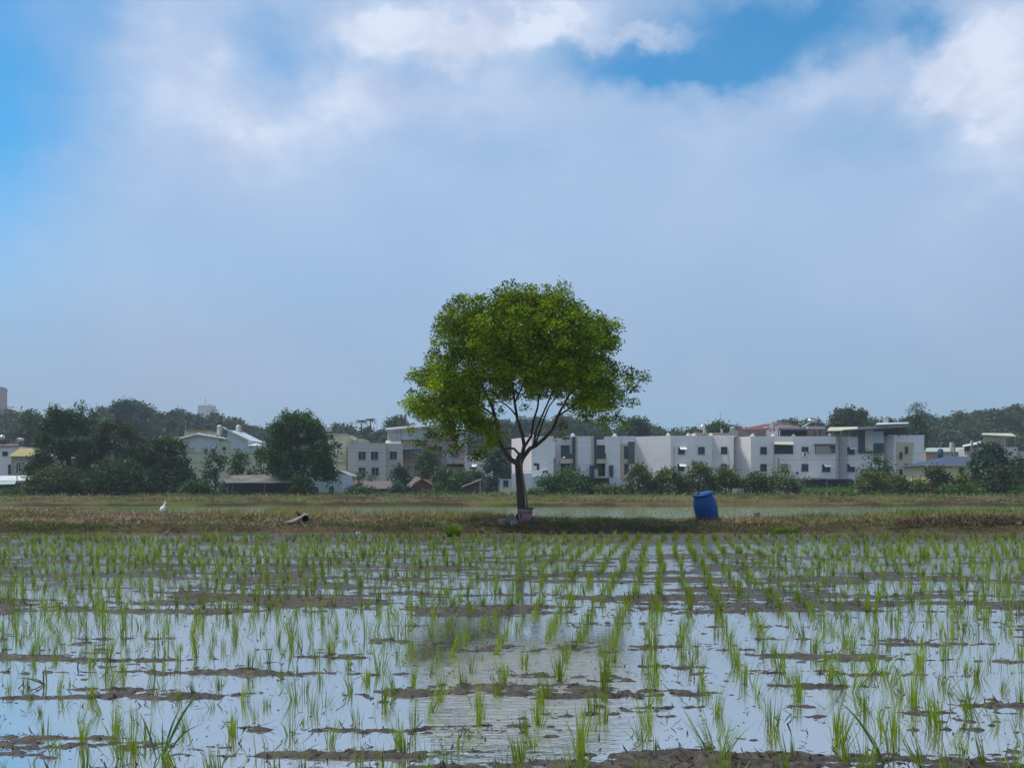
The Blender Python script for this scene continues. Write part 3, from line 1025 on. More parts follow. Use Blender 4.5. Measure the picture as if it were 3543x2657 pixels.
broad_weed('broad_weed', 'large broad-bladed weed sprawling over the near water at lower left', 555, 2625,
           [(722, 2368, 14), (640, 2430, 10), (470, 2470, 9), (728, 2478, 9), (700, 2600, 8), (480, 2560, 7), (600, 2520, 10), (640, 2640, 8), (500, 2650, 9), (560, 2500, 8)], 3)
broad_weed('broad_weed', 'long dark weed blade leaning left over the mud at lower right', 3070, 2640,
           [(2885, 2414, 13), (2990, 2520, 9), (2960, 2580, 9), (3100, 2560, 8), (3020, 2600, 8), (3130, 2590, 7)], 4)
broad_weed('broad_weed', 'thin dark weed standing in the right rows of the near paddy', 2590, 2030,
           [(2522, 1952, 5), (2560, 1975, 4), (2625, 1990, 4), (2610, 1960, 4)], 5)
broad_weed('broad_weed', 'drooping dark weed clump with rotted stems at far left of the paddy', 155, 2368,
           [(130, 2305, 9), (150, 2312, 9), (180, 2335, 8), (60, 2345, 8), (120, 2340, 7)], 6)


# ------------------------------------------------------------------ trees
def leaf_mesh(name, P, size, rng, c_lo, c_hi, clump, asp=.5, up=.35, droop=.25):
    """diamond leaves at P; clump gives each its light or dark spray of growth"""
    n = len(P)
    a = rng.uniform(0, 2 * np.pi, n)
    e = rng.normal(-droop, .45, n)
    d = np.stack([np.cos(a) * np.cos(e), np.sin(a) * np.cos(e), np.sin(e)], 1)
    nr = rng.normal(0, 1, (n, 3)) * .75 + np.array([0, 0, up * 2])
    s = np.cross(d, nr)
    s /= np.linalg.norm(s, axis=1)[:, None] + 1e-9
    L = (size * rng.uniform(.6, 1.25, n))[:, None]
    w = L * asp * .5
    V = np.stack([P, P + d * L * .45 + s * w, P + d * L, P + d * L * .45 - s * w], 1).reshape(-1, 3)
    F = np.arange(n * 4).reshape(n, 4)
    t = (clump * .6 + rng.uniform(0, 1, n) * .4)[:, None]
    C = np.array(c_lo) * (1 - t) + np.array(c_hi) * t
    return V, F, np.repeat(C, 4, 0)


def sphere_pts(n, rng, inner=.55):
    v = rng.normal(0, 1, (n, 3))
    v /= np.linalg.norm(v, axis=1)[:, None]
    return v * (rng.uniform(inner ** 2, 1, n) ** .5)[:, None]


def crown_arrays(blobs, rng, per_m2, leaves, tw, size, c_lo, c_hi, inner=.5, asp=.5, up=.35, droop=.25, flat=1.0):
    """blobs: (x, y, z, rx, ry, rz) in metres; twigs spread through each blob carry sprays of leaves"""
    P, K = [], []
    for (x, y, z, rx, ry, rz) in blobs:
        n = max(4, int(per_m2 * (rx * rz + rx * ry + ry * rz) / 3 * 4))
        q = sphere_pts(n, rng, inner) * np.array([rx, ry, rz]) + np.array([x, y, z])
        k = (rng.normal(.5, .2) + rng.normal(0, .22, n)).clip(0, 1)
        # each spray keeps one tone
        for _ in range(1):
            off = rng.normal(0, tw, (n, leaves, 3)) * np.array([1, 1, flat])
            P.append((q[:, None, :] + off).reshape(-1, 3))
            K.append(np.repeat(k, leaves))
    P, K = np.concatenate(P), np.concatenate(K)
    return leaf_mesh('crown', P, size, rng, c_lo, c_hi, K, asp, up, droop)


def clump_crown(blobs, rng, cover, rc, nleaf, size, c_lo, c_hi, asp=.46, up=.35, droop=.3, flat=.62, fill=230):
    """separate leafy sprays sit on the surface of each blob and leave dark gaps between them"""
    P, K = [], []
    for (x, y, z, rx, ry, rz) in blobs:
        # the boughs inside carry the same leaves as the sprays outside
        m = int(fill * rx * ry * rz / .027)
        P.append(sphere_pts(m, rng, .1) * np.array([rx, ry, rz]) * .8 + np.array([x, y, z]))
        K.append(rng.normal(.5, .25, m).clip(0, 1))
        n = max(1, int(round(cover * 4 * ((rx * rz + rx * ry + ry * rz) / 3) / rc ** 2)))
        v = rng.normal(0, 1, (n, 3)) + np.array([0, 0, .25])
        v /= np.linalg.norm(v, axis=1)[:, None]
        q = v * rng.uniform(.62, 1.0, (n, 1)) * np.array([rx, ry, rz]) + np.array([x, y, z])
        for c in q:
            r = rc * rng.uniform(.6, 1.35)
            m = int(nleaf * (r / rc) ** 2)
            o = sphere_pts(m, rng, .2) * np.array([r, r, r * flat])
            # the spray hangs: its rim sits lower than its middle
            o[:, 2] -= .5 * (o[:, 0] ** 2 + o[:, 1] ** 2) / r
            o += rng.normal(0, r * .16, o.shape)
            P.append(c + o)
            K.append(np.full(m, np.clip(rng.normal(.13, .11) if rng.uniform() < .48 else rng.normal(.75, .2), 0, 1)))
    P, K = np.concatenate(P), np.concatenate(K)
    return leaf_mesh('crown', P, size, rng, c_lo, c_hi, K, asp, up, droop)


def build_lone_tree():
    D0 = 20.55
    S = D0 / FPX
    x0 = XM(1808, D0)
    zb = float(ground_z(np.array([x0]), np.array([D0]))[0])
    t = thing('lone_tree', 'lone round-crowned green tree with a forked trunk standing on the bund', 'tree', (x0, D0, zb))
    rng = np.random.default_rng(21)
    mb = MB()

    def limb(pts, w0, w1, seg=9):
        n = len(pts)
        mb.tube([W(p[0], p[1], D0 + (p[2] if len(p) > 2 else 0)) for p in pts], [(w0 + (w1 - w0) * i / (n - 1)) * S / 2 for i in range(n)], seg)

    mb.tube([(W(1808, 1812, D0)[0], D0, zb - .1)] + [W(a, b, D0) for a, b in ((1806, 1770), (1803, 1740), (1800, 1690), (1796, 1640), (1795, 1605), (1800, 1585), (1806, 1568))],
            [r * S / 2 for r in (35, 31, 29, 27, 25, 28, 29, 19)], 12)
    limb([(1797, 1606), (1780, 1597, .02), (1768, 1590, .05), (1749, 1565, .1), (1730, 1536, .15), (1719, 1471, .2), (1703, 1406, .25), (1670, 1340, .3), (1640, 1280, .3)], 20, 8)
    limb([(1749, 1556, .1), (1763, 1551, .1), (1779, 1552, .06), (1792, 1567, .02), (1800, 1578)], 7, 9)
    limb([(1806, 1580), (1814, 1541, -.1), (1806, 1498, -.2), (1790, 1449, -.3), (1781, 1395, -.4), (1772, 1320, -.5), (1780, 1230, -.5)], 15, 6)
    limb([(1787, 1440, -.3), (1770, 1418, -.1), (1757, 1406, 0), (1730, 1388, .2), (1700, 1350, .4)], 6, 3)
    limb([(1815, 1545, -.1), (1838, 1509, .1), (1846, 1455, .3), (1860, 1411, .5), (1866, 1365, .6), (1870, 1290, .7)], 10, 5)
    limb([(1808, 1585), (1833, 1552, .05), (1855, 1541, .1), (1887, 1514, .2), (1914, 1482, .25), (1936, 1427, .3), (1970, 1365, .4), (2020, 1320, .4)], 16, 6)
    limb([(1846, 1545, 0), (1855, 1487, -.2), (1871, 1449, -.35), (1893, 1400, -.5), (1915, 1345, -.6), (1930, 1270, -.7)], 9, 4)
    limb([(1852, 1540, 0), (1868, 1490, -.1), (1882, 1450, -.1), (1900, 1405, 0), (1945, 1350, .2)], 7, 4)
    limb([(1712, 1440, .2), (1680, 1415, -.2), (1630, 1390, -.5), (1560, 1370, -.7), (1500, 1340, -.7)], 8, 3)
    limb([(1724, 1500, .2), (1690, 1480, .5), (1650, 1475, .8), (1590, 1450, .9)], 7, 3)
    limb([(1930, 1440, .3), (1990, 1400, .1), (2060, 1360, -.2), (2140, 1330, -.3)], 7, 3)
    limb([(1781, 1395, -.4), (1810, 1330, -.7), (1840, 1250, -.6), (1840, 1150, -.4)], 6, 3)
    mb.build('trunk', M['bark'], t, smooth=True)
    # px blobs of the crown: (px, py, radius px, squash)
    bl = [(1800, 1075, 95), (1860, 1062, 80), (1735, 1078, 75), (1912, 1082, 84), (1676, 1090, 78), (1618, 1108, 78), (1560, 1118, 60), (1532, 1132, 48), (1985, 1118, 80), (2050, 1136, 66), (2108, 1148, 60), (2132, 1180, 40),
          (1572, 1200, 85), (1680, 1190, 110), (1800, 1190, 120), (1915, 1190, 110), (2020, 1200, 95), (2090, 1215, 65), (1505, 1175, 44), (1480, 1228, 42), (1520, 1255, 55),
          (1432, 1290, 40), (1475, 1320, 66), (1540, 1325, 85), (1630, 1320, 95), (1740, 1300, 90), (1850, 1300, 95), (1950, 1300, 95), (2045, 1305, 85), (2120, 1300, 66), (2180, 1296, 48), (2216, 1300, 30),
          (1420, 1360, 42), (1470, 1405, 72), (1430, 1480, 40), (1520, 1515, 40), (1580, 1530, 36), (1545, 1420, 80), (1625, 1420, 80), (1560, 1480, 55), (1490, 1480, 45), (1460, 1520, 34), (1440, 1430, 40), (1510, 1545, 28), (1575, 1560, 30),
          (1660, 1480, 62), (1692, 1522, 50), (1655, 1552, 42), (1640, 1580, 20), (1630, 1520, 30), (1720, 1470, 30),
          (2040, 1385, 75), (2110, 1385, 66), (2160, 1355, 50), (2000, 1375, 55), (2085, 1440, 46), (2130, 1445, 42), (2092, 1490, 26), (2150, 1452, 26), (2180, 1385, 30),
          (1660, 1420, 52, -.9), (1705, 1395, 46, -.8), (1690, 1462, 46, -.6), (1600, 1400, 60, -1.0), (1700, 1500, 40, -.5), (1685, 1545, 36, -.3), (1645, 1565, 34, .1), (1600, 1540, 38, -.3), (1740, 1430, 34, -.6), (1960, 1415, 44, -.7), (2010, 1440, 44, -.4), (1880, 1330, 60, -1.2), (1740, 1330, 60, -1.2), (1610, 1500, 40, .2), (1945, 1470, 24), (1940, 1505, 17), (1735, 1500, 26), (1760, 1370, 40), (1840, 1365, 42), (1900, 1370, 40), (1820, 1400, 22)]
    blobs = []
    for bq in bl:
        px, py, r = bq[:3]
        ex = ((px - 1805) / 425) ** 2 + ((py - 1290) / 330) ** 2
        dep = 2.1 * math.sqrt(max(.05, 1 - ex))
        rm = max(r - 21, 9) * S
        n = 1 if r < 50 or len(bq) > 3 else (2 if r < 72 else 3)
        ys = {1: [0], 2: [-.55, .55], 3: [-.8, 0, .8]}[n]
        for q in ys:
            ox, oz = rng.uniform(-.12, .12) * rm, rng.uniform(-.12, .12) * rm
            x, y, z = W(px, py, D0)
            blobs.append((x + ox, D0 + (bq[3] if len(bq) > 3 else q * dep) + rng.uniform(-.15, .15), z + oz, rm, rm * 1.05, rm * .88))
    V, F, C = clump_crown(blobs, rng, .58, .21, 100, .080, [.010, .034, .002], [.30, .43, .006], flat=.5, fill=170)
    V = V - np.array(ROOT[t.name])
    print('tree leaves', len(F))
    link('crown', npmesh('crown', V, F, C), M['leaf'], t)


build_lone_tree()


def blob_dome(px0, px1, ytop, ybot, D, rng, n, rel=.30, power=1.6, depth=None):
    """overlapping clumps that fill a dome-shaped silhouette given in photo pixels"""
    out = []
    cx, w = (px0 + px1) / 2, (px1 - px0) / 2
    H = ybot - ytop
    S = D / FPX
    dp = depth or w * S * .9
    for i in range(n):
        u = rng.uniform(-1, 1)
        hmax = (1 - abs(u) ** power) ** .55
        r = min(w, H) * rel * rng.uniform(.65, 1.25)
        px = cx + u * (w - r * .8)
        top = max(H * hmax - r * .9, r * .5)
        py = ybot - (top if rng.uniform() < .42 else max(r * .4, top * rng.uniform(0, 1)))
        yy = D + rng.uniform(-1, 1) * dp * math.sqrt(max(.05, 1 - u * u)) * .8
        out.append((XM(px, D), yy, ZM(py, D), r * S, r * S, r * S * .9))
    return out


PAL = {'dark': ([.014, .034, .014], [.072, .125, .036]),
       'olive': ([.026, .044, .014], [.092, .112, .036]),
       'mid': ([.022, .054, .016], [.078, .150, .034]),
       'fresh': ([.03, .075, .012], [.085, .17, .025]),
       'bluegreen': ([.014, .046, .030], [.052, .115, .062]),
       'round': ([.010, .038, .006], [.075, .16, .02]),
       'yellow': ([.06, .082, .016], [.18, .20, .040]),
       'feather': ([.045, .072, .018], [.145, .180, .046])}


def tree(name, label, cat, sil, D, seed, pal='mid', n=22, rel=.30, dens=5.0, leaves=9, size=.24, trunk=True, zbase=None, power=1.6, extra=(), group=None, tw=None, inner=.3, droop=.25, parts=('trunk', 'crown'), clump=0):
    """tree or shrub whose silhouette box (px0, px1, ytop, ybottom) comes from the photo, at distance D"""
    rng = np.random.default_rng(seed)
    px0, px1, yt, yb = sil
    cx = (px0 + px1) / 2
    x = XM(cx, D)
    z = zbase if zbase is not None else float(ground_z(np.array([x]), np.array([D]))[0]) if D < 110 else -.16
    t = thing(name, label, cat, (x, D, z), group)
    bl = blob_dome(px0, px1, yt, yb, D, rng, int(n * 1.5), rel, power)
    for (a, b, r) in extra:
        q = W(a, b, D + rng.uniform(-.4, .4))
        bl.append((q[0], q[1], q[2], r * D / FPX, r * D / FPX, r * D / FPX))
    lo, hi = PAL[pal]
    if clump:
        V, F, C = clump_crown(bl, rng, .42, clump, int(34 * (clump / .5) ** 1.2), size, lo, hi, .55, .35, droop, .6, 7)
    else:
        V, F, C = crown_arrays(bl, rng, dens * 1.7, leaves, tw or size * .9, size * 1.15, lo, hi, .1, .6, .35, droop)
    V[:, 2] = np.maximum(V[:, 2], z - .05)
    V = V - np.array([x, D, z])
    link(parts[1], npmesh('crown', V, F, C), M['leaf'], t)
    if trunk:
        mb = MB()
        ht = max(.8, ZM(yt, D) - z)
        r = .02 * ht + .03
        mb.tube([(x, D, z - .2), (x + .05 * ht * rng.uniform(-.4, .4), D, z + ht * .25), (x + .05 * ht * rng.uniform(-1, 1), D, z + ht * .6)], [r, r * .8, r * .4], 8)
        for _ in range(7):
            b = bl[int(rng.integers(0, len(bl)))]
            s0 = rng.uniform(.08, .45)
            mb.tube([(x, D, z + ht * s0), ((x + b[0]) / 2, (D + b[1]) / 2, (z + ht * s0 + b[2]) / 2 + .1), (b[0], b[1], b[2])], [r * .5, r * .35, r * .15], 6)
        mb.build(parts[0], M['bark_far'], t, smooth=True)
    return t


def sapling(name, label, cat, px, ybase, ytop, D, seed, pal, spread, stems=5, leaf=.2, n=26, group=None, dens=5.):
    """open young tree: several thin upright stems, leaves along them"""
    rng = np.random.default_rng(seed)
    x = XM(px, D)
    z = float(ground_z(np.array([x]), np.array([D]))[0]) if D < 110 else -.16
    t = thing(name, label, cat, (x, D, z), group)
    ht = ZM(ytop, D) - z
    mb = MB()
    bl = []
    sp = spread * D / FPX
    for s in range(stems):
        a = rng.uniform(0, 6.28)
        lean = rng.uniform(.2, 1.0) * sp
        h = ht * (1 if s == 0 else rng.uniform(.5, .95))
        if s == 0:
            lean *= .2
        pts = [Vector((x + math.cos(a) * lean * q ** 1.3, D + math.sin(a) * lean * q ** 1.3, z - .1 + h * q)) for q in (0, .3, .6, .85, 1)]
        MB().tube(pts, [.05, .04, .03, .018, .008], 6).build('stem', M['bark_far'], t, smooth=True)
        for _ in range(n // stems + 1):
            q = rng.uniform(.22, 1.0)
            i = min(3, int(q * 4))
            p = pts[i].lerp(pts[i + 1], rng.uniform(0, 1))
            r = sp * rng.uniform(.16, .34) * (1.15 - .5 * q)
            bl.append((p.x + rng.normal(0, sp * .22), p.y + rng.normal(0, sp * .22), max(z + r * .5, p.z), r, r, r * 1.1))
    lo, hi = PAL[pal]
    V, F, C = crown_arrays(bl, rng, dens * 1.7, 8, leaf * .9, leaf * 1.1, lo, hi, .2, .5, .3, .1)
    V[:, 2] = np.maximum(V[:, 2], z - .05)
    V = V - np.array([x, D, z])
    link('crown', npmesh('crown', V, F, C), M['leaf'], t)
    return t


# the dark thicket on the left
tree('tree', 'tall dark bushy tree with ragged top left of the thicket', 'tree', (95, 375, 1412, 1722), 80, 31, 'dark', 90, .20, 5, 9, .24, clump=.55, extra=((215, 1425, 22), (285, 1420, 24), (250, 1430, 28), (325, 1428, 20), (190, 1450, 30)), power=2.2)
tree('tree', 'olive-tinted bushy tree in the middle of the dark thicket', 'tree', (300, 520, 1452, 1722), 79, 32, 'olive', 70, .20, 5, 9, .24, clump=.5, power=2.2)
tree('tree', 'dense sprawling tree at the right end of the dark thicket', 'tree', (440, 690, 1512, 1722), 78, 33, 'dark', 70, .20, 5, 9, .24, clump=.5, extra=((585, 1520, 22), (560, 1510, 20)), power=2.0)
tree('shrub', 'low brownish scrub under the left end of the thicket', 'shrub', (88, 330, 1610, 1724), 76, 34, 'olive', 40, .5, 6, 8, .20, trunk=True, power=3)
tree('shrub', 'low dark scrub at the foot of the thicket centre', 'shrub', (290, 580, 1590, 1724), 76.3, 35, 'dark', 44, .5, 6, 8, .20, power=3)
tree('shrub', 'leafy green shrub beside the left post of the corrugated shed', 'shrub', (610, 760, 1660, 1724), 75, 36, 'mid', 18, .5, 6, 8, .20, power=2.4)
tree('tree', 'narrow dark tree rising behind the left end of the corrugated shed', 'tree', (695, 800, 1556, 1715), 86, 37, 'dark', 26, .26, 5, 9, .24, extra=((735, 1560, 18), (728, 1580, 20)))
tree('tree', 'rounded mid-green tree behind the corrugated shed roof', 'tree', (785, 885, 1560, 1700), 90, 38, 'mid', 24, .28, 5, 9, .25)
tree('tree', 'dark blue-green tree filling the gap left of the big round tree', 'tree', (860, 960, 1545, 1715), 92, 39, 'bluegreen', 22, .28, 5, 9, .25)
tree('tree', 'big round leafy tree at the right end of the corrugated shed', 'tree', (908, 1165, 1428, 1655), 79.5, 40, 'round', 90, .20, 6, 10, .26, clump=.6, extra=((990, 1440, 26), (1030, 1432, 22), (1060, 1440, 26), (1155, 1540, 22), (930, 1530, 24)), power=2.3)
tree('shrub', 'dark shrub under the big round tree by the shed', 'shrub', (1000, 1090, 1630, 1722), 77, 41, 'round', 18, .36, 6, 9, .22)
# trees between the houses
tree('tree', 'pale green rounded tree in front of the mauve apartment house', 'tree', (1418, 1535, 1553, 1690), 103, 42, 'mid', 34, .24, 5, 9, .28)
tree('tree', 'dark clumped tree at the right corner of the grey tiled house', 'tree', (1334, 1432, 1606, 1700), 97, 43, 'bluegreen', 26, .30, 5, 9, .26)
tree('shrub', 'dark round shrub in front of the low tiled house', 'shrub', (1340, 1422, 1665, 1718), 88, 44, 'bluegreen', 18, .36, 6, 9, .22)
tree('tree', 'green spreading tree above the red brick house', 'tree', (1480, 1590, 1612, 1714), 95, 45, 'mid', 28, .28, 5, 9, .26)
tree('tree', 'bushy green tree between the brick house and the brick shed', 'tree', (1540, 1652, 1622, 1716), 92, 46, 'fresh', 30, .28, 4, 8, .25)
tree('shrub', 'narrow light shrub beside the red brick house wall', 'shrub', (1494, 1535, 1664, 1716), 88, 47, 'mid', 12, .4, 6, 8, .22)
tree('tree', 'tall dark blue-green tree behind the lone tree trunk', 'tree', (1664, 1776, 1545, 1713), 100, 48, 'bluegreen', 40, .26, 5, 9, .28)
tree('tree', 'dark tree behind the brick shed roof', 'tree', (1600, 1690, 1625, 1712), 97, 49, 'dark', 24, .3, 5, 9, .26)
sapling('sapling', 'spindly sapling before the lower windows of the grey tiled house', 'sapling', 1255, 1700, 1622, 100, 50, 'mid', 28, 5, .24, 24)
tree('shrub', 'weedy strip of bushes beside the arched white cottage', 'shrub', (1190, 1310, 1690, 1720), 85, 51, 'mid', 20, .8, 6, 8, .2, power=4)
tree('shrub', 'low weeds below the red brick house', 'shrub', (1420, 1560, 1700, 1721), 83, 52, 'mid', 18, .8, 6, 8, .18, power=4)
tree('shrub', 'low green bush at the right foot of the lone tree', 'shrub', (1822, 1888, 1690, 1720), 82, 53, 'fresh', 14, .6, 6, 8, .18, power=3)
# bushes in front of the white rows
sapling('sapling', 'leafy sapling with a pale top before the first balconies', 'sapling', 1955, 1716, 1614, 82, 54, 'mid', 105, 7, .23, 46, dens=6)
tree('shrub', 'broad leafy shrub under the dark porch roof of the white rows', 'shrub', (1930, 2060, 1660, 1718), 81, 55, 'mid', 37, .5, 6, 8, .22)
tree('shrub', 'low green shrubs before the porch of the second white house', 'shrub', (2040, 2170, 1678, 1718), 81, 56, 'feather', 37, .6, 5, 8, .2, power=3)
tree('shrub', 'grey-green feathery bush below the charcoal wall panel', 'shrub', (2152, 2268, 1606, 1718), 82, 57, 'feather', 57, .28, 4, 8, .22, droop=-.4)
tree('shrub', 'dark feathery bush in front of the long white wall', 'shrub', (2240, 2390, 1622, 1718), 82, 58, 'feather', 64, .28, 4.5, 8, .22, droop=-.4)
tree('shrub', 'tall feathery bush behind and left of the blue drum', 'shrub', (2355, 2480, 1600, 1718), 82.5, 59, 'feather', 64, .26, 4.5, 8, .22, droop=-.5)
tree('shrub', 'wide feathery bush behind and right of the blue drum', 'shrub', (2450, 2572, 1618, 1718), 82, 60, 'feather', 61, .28, 4.5, 8, .22, droop=-.5)
tree('shrub', 'rounded dark bush between the blue drum and the yellow-tipped sapling', 'shrub', (2556, 2672, 1630, 1718), 82, 61, 'feather', 57, .28, 5, 8, .22, droop=-.3)
sapling('sapling', 'yellow-tipped sapling in front of the white house with awnings', 'sapling', 2720, 1716, 1612, 82, 62, 'yellow', 71, 5, .22, 34, dens=5)
sapling('sapling', 'open leafy bush right of the yellow-tipped sapling', 'sapling', 2752, 1716, 1642, 81, 63, 'mid', 40, 5, .21, 26)
sapling('sapling', 'tall open sapling before the beige tapered wall panel', 'sapling', 3025, 1716, 1566, 83, 64, 'mid', 62, 6, .26, 44, dens=6)
tree('shrub', 'olive feathery bush left of the tall open sapling', 'shrub', (2945, 3060, 1625, 1716), 81, 65, 'yellow', 47, .30, 3.5, 8, .20, droop=-.5)
tree('shrub', 'olive bush under the beige tapered wall panel', 'shrub', (3040, 3150, 1640, 1716), 80.5, 66, 'yellow', 51, .32, 4, 8, .20, droop=-.4)
tree('shrub', 'low straw-coloured bush at the corner of the last white house', 'shrub', (3110, 3230, 1652, 1716), 80, 67, 'yellow', 47, .36, 3.5, 8, .20, droop=-.4)
tree('shrub', 'brown-green bush in front of the blue-roofed bungalow', 'shrub', (3195, 3290, 1612, 1714), 81, 68, 'olive', 51, .28, 4.5, 8, .22)
tree('shrub', 'thin straw-tipped bush before the cream bungalow wall', 'shrub', (3280, 3370, 1640, 1714), 80.5, 69, 'yellow', 44, .34, 3.2, 8, .20, droop=-.5)
tree('shrub', 'bright green creeper bank below the cream bungalow', 'shrub', (3225, 3400, 1678, 1716), 79, 70, 'fresh', 34, .7, 7, 8, .20, power=4)
tree('tree', 'dark broad-leaved tree hiding the right end of the bungalow', 'tree', (3355, 3500, 1528, 1700), 84, 71, 'bluegreen', 60, .22, 5, 9, .30, clump=.6, power=1.8)
tree('shrub', 'large olive bush at the right edge in front of the dark tree', 'shrub', (3365, 3535, 1612, 1716), 80, 72, 'olive', 44, .28, 5, 8, .22, droop=-.3)
tree('tree', 'dark tree cut off by the right edge of the view', 'tree', (3470, 3640, 1575, 1712), 86, 73, 'dark', 36, .26, 5, 9, .28)
tree('shrub', 'bright green weeds at the far right field edge', 'shrub', (3488, 3640, 1680, 1718), 78, 74, 'fresh', 26, .7, 7, 8, .20, power=4)
tree('shrub', 'low bright green bank below the glazed carport', 'shrub', (2790, 2950, 1694, 1718), 79, 75, 'fresh', 28, .9, 7, 8, .18, power=5)
tree('shrub', 'low weedy bank at far left below the lean-to roofs', 'shrub', (-60, 100, 1692, 1724), 78, 76, 'mid', 24, .8, 6, 8, .18, power=4)


# ------------------------------------------------------------------ the wooded rise behind the village
SKY_X = [-1500, -600, 0, 40, 100, 165, 250, 350, 385, 430, 500, 545, 600, 650, 700, 760, 800, 860, 890, 930, 1000, 1170, 1250, 1330, 1370, 1400, 1450, 1500, 1800, 1840, 1900, 1990, 2080, 2150, 2200, 2245, 2275, 2330, 2400, 2480, 2540, 2600, 2680, 2760, 2830, 2870, 2920, 2990, 3040, 3090, 3140, 3200, 3260, 3330, 3420, 3480, 3543, 4300, 5200]
SKY_Y = [1450, 1440, 1432, 1428, 1418, 1434, 1440, 1438, 1402, 1390, 1392, 1404, 1408, 1406, 1418, 1424, 1448, 1466, 1482, 1466, 1474, 1472, 1470, 1478, 1456, 1442, 1458, 1466, 1450, 1438, 1440, 1444, 1462, 1456, 1446, 1448, 1478, 1490, 1484, 1464, 1470, 1480, 1466, 1464, 1450, 1428, 1416, 1424, 1448, 1432, 1428, 1430, 1424, 1414, 1408, 1404, 1410, 1400, 1420]
DW = 235.0


def build_wood():
    # the rise itself
    xs = np.linspace(-330, 330, 160)
    ys = np.linspace(165, 420, 26)
    XX, YY = np.meshgrid(xs, ys)
    py = np.interp(CX + FPX * XX / DW, SKY_X, SKY_Y)
    ridge = CAMH + DW * (HZ - py) / FPX - 8.3
    rise = sstep(YY, 168, 236)
    Z = -.3 + np.maximum(ridge, .5) * rise + (fbm(XX * .05, YY * .05, 95, 3) - .5) * 1.5 * rise
    nr, nc = XX.shape
    i = np.arange((nr - 1) * nc).reshape(nr - 1, nc)[:, :-1].ravel()
    F = np.stack([i, i + 1, i + nc + 1, i + nc], 1)
    V = np.stack([XX, YY, Z], -1).reshape(-1, 3)
    o = link('hill', npmesh('hill', V, F, None, True), pmat('hill_scrub', (.03, .05, .02), (.05, .06, .025), .3, .95))
    tag(o, 'low wooded rise behind the village', 'hill', kind='structure')

    def hz(x, y):
        p = np.interp(CX + FPX * x / DW, SKY_X, SKY_Y)
        return -.3 + max(CAMH + DW * (HZ - p) / FPX - 8.3, .5) * float(sstep(np.array(y), 168, 236))

    rng = np.random.default_rng(77)
    protos = []
    for k in range(10):
        r = np.random.default_rng(500 + k)
        pal = ['dark', 'mid', 'olive', 'dark', 'bluegreen', 'mid', 'olive', 'dark', 'bluegreen', 'mid'][k]
        bl = []
        n = int(r.integers(12, 20))
        for _ in range(n):
            u, v = r.uniform(-1, 1), r.uniform(-1, 1)
            hm = max(.2, 1 - u * u - v * v)
            rr = r.uniform(.8, 1.5)
            bl.append((u * 2.9, v * 2.9, 2.4 + r.uniform(.2, 1) * 6.0 * hm ** .6, rr, rr, rr * .85))
        lo, hi = PAL[pal]
        Vc, Fc, Cc = crown_arrays(bl, r, 6.0, 8, .5, .72, lo, hi, .1, .65)
        Vc[:, 2] *= 9.0 / Vc[:, 2].max()
        mb = MB()
        mb.tube([(0, 0, -1.0), (.1, 0, 2), (.2, .1, 5.5)], [.24, .2, .1], 7)
        me = npmesh('wood_tree', Vc, Fc, Cc)
        me.materials.append(M['leaf'])
        tv = bpy.data.meshes.new('trunk')
        tv.from_pydata(mb.v, [], mb.f)
        tv.materials.append(M['bark_far'])
        protos.append((me, tv))
    lab = {0: 'dark green tree in the mass of woodland along the skyline'}
    first = True
    for (Dd, step, hs) in ((238, 46, 1.0), (224, 56, .95), (208, 64, .9), (188, 76, .85)):
        for px in np.arange(-700, 4300, step):
            a = px + rng.uniform(-.4, .4) * step
            y = Dd + rng.uniform(-6, 6)
            x = XM(a, y)
            me, tv = protos[int(rng.integers(0, 10))]
            z = hz(x, y)
            h = hs * rng.uniform(.80, 1.12)
            # the wood is thin behind the far roofs, so its trees stay low there
            o = bpy.data.objects.new('wood_tree', None)
            COL.objects.link(o)
            o.location = (x, y, z)
            o.rotation_euler = (0, 0, rng.uniform(0, 6.28))
            o.scale = (h * rng.uniform(.9, 1.25), h * rng.uniform(.9, 1.25), h)
            o.empty_display_size = .2
            tag(o, 'dark green tree in the mass of woodland along the skyline', 'tree', 'trees of the wood on the rise behind the village')
            for nm, d in (('crown', me), ('trunk', tv)):
                c = bpy.data.objects.new(nm, d)
                COL.objects.link(c)
                c.parent = o


build_wood()

# single trees that stand out against the sky
tree('tree', 'flat-topped tree standing above the wood behind the dark thicket', 'tree', (378, 522, 1388, 1500), 180, 81, 'bluegreen', 40, .20, 2.2, 9, .5, zbase=8, power=2.6)
tree('tree', 'rounded pale green tree below the brown tower at far left', 'tree', (40, 155, 1420, 1530), 150, 82, 'mid', 26, .3, 2.5, 9, .45, zbase=6)
tree('tree', 'thin twin-topped tree left of the metal rooftop cabin', 'tree', (1325, 1385, 1436, 1530), 170, 83, 'mid', 22, .26, 2.2, 8, .45, zbase=8)
tree('tree', 'bushy tree with reddish top beyond the yellow rooftop canopy', 'tree', (2868, 3012, 1412, 1500), 150, 84, 'olive', 40, .20, 2.6, 9, .42, zbase=9, power=2.4)
tree('tree', 'dense blue-green tree showing between the lone tree and the drum', 'tree', (2160, 2250, 1442, 1512), 150, 85, 'bluegreen', 30, .26, 2.8, 9, .42, zbase=8)
tree('tree', 'dark tree behind the stainless rooftop tank right of centre', 'tree', (2440, 2535, 1462, 1512), 150, 86, 'mid', 22, .34, 2.8, 9, .42, zbase=8)
tree('tree', 'small dark tree peeping over the red rooftop', 'tree', (2672, 2778, 1449, 1500), 150, 87, 'mid', 18, .34, 2.8, 9, .42, zbase=8)
tree('tree', 'dark rounded tree behind the right end of the white rows', 'tree', (3130, 3215, 1435, 1560), 140, 88, 'dark', 36, .24, 3, 9, .40, zbase=2)


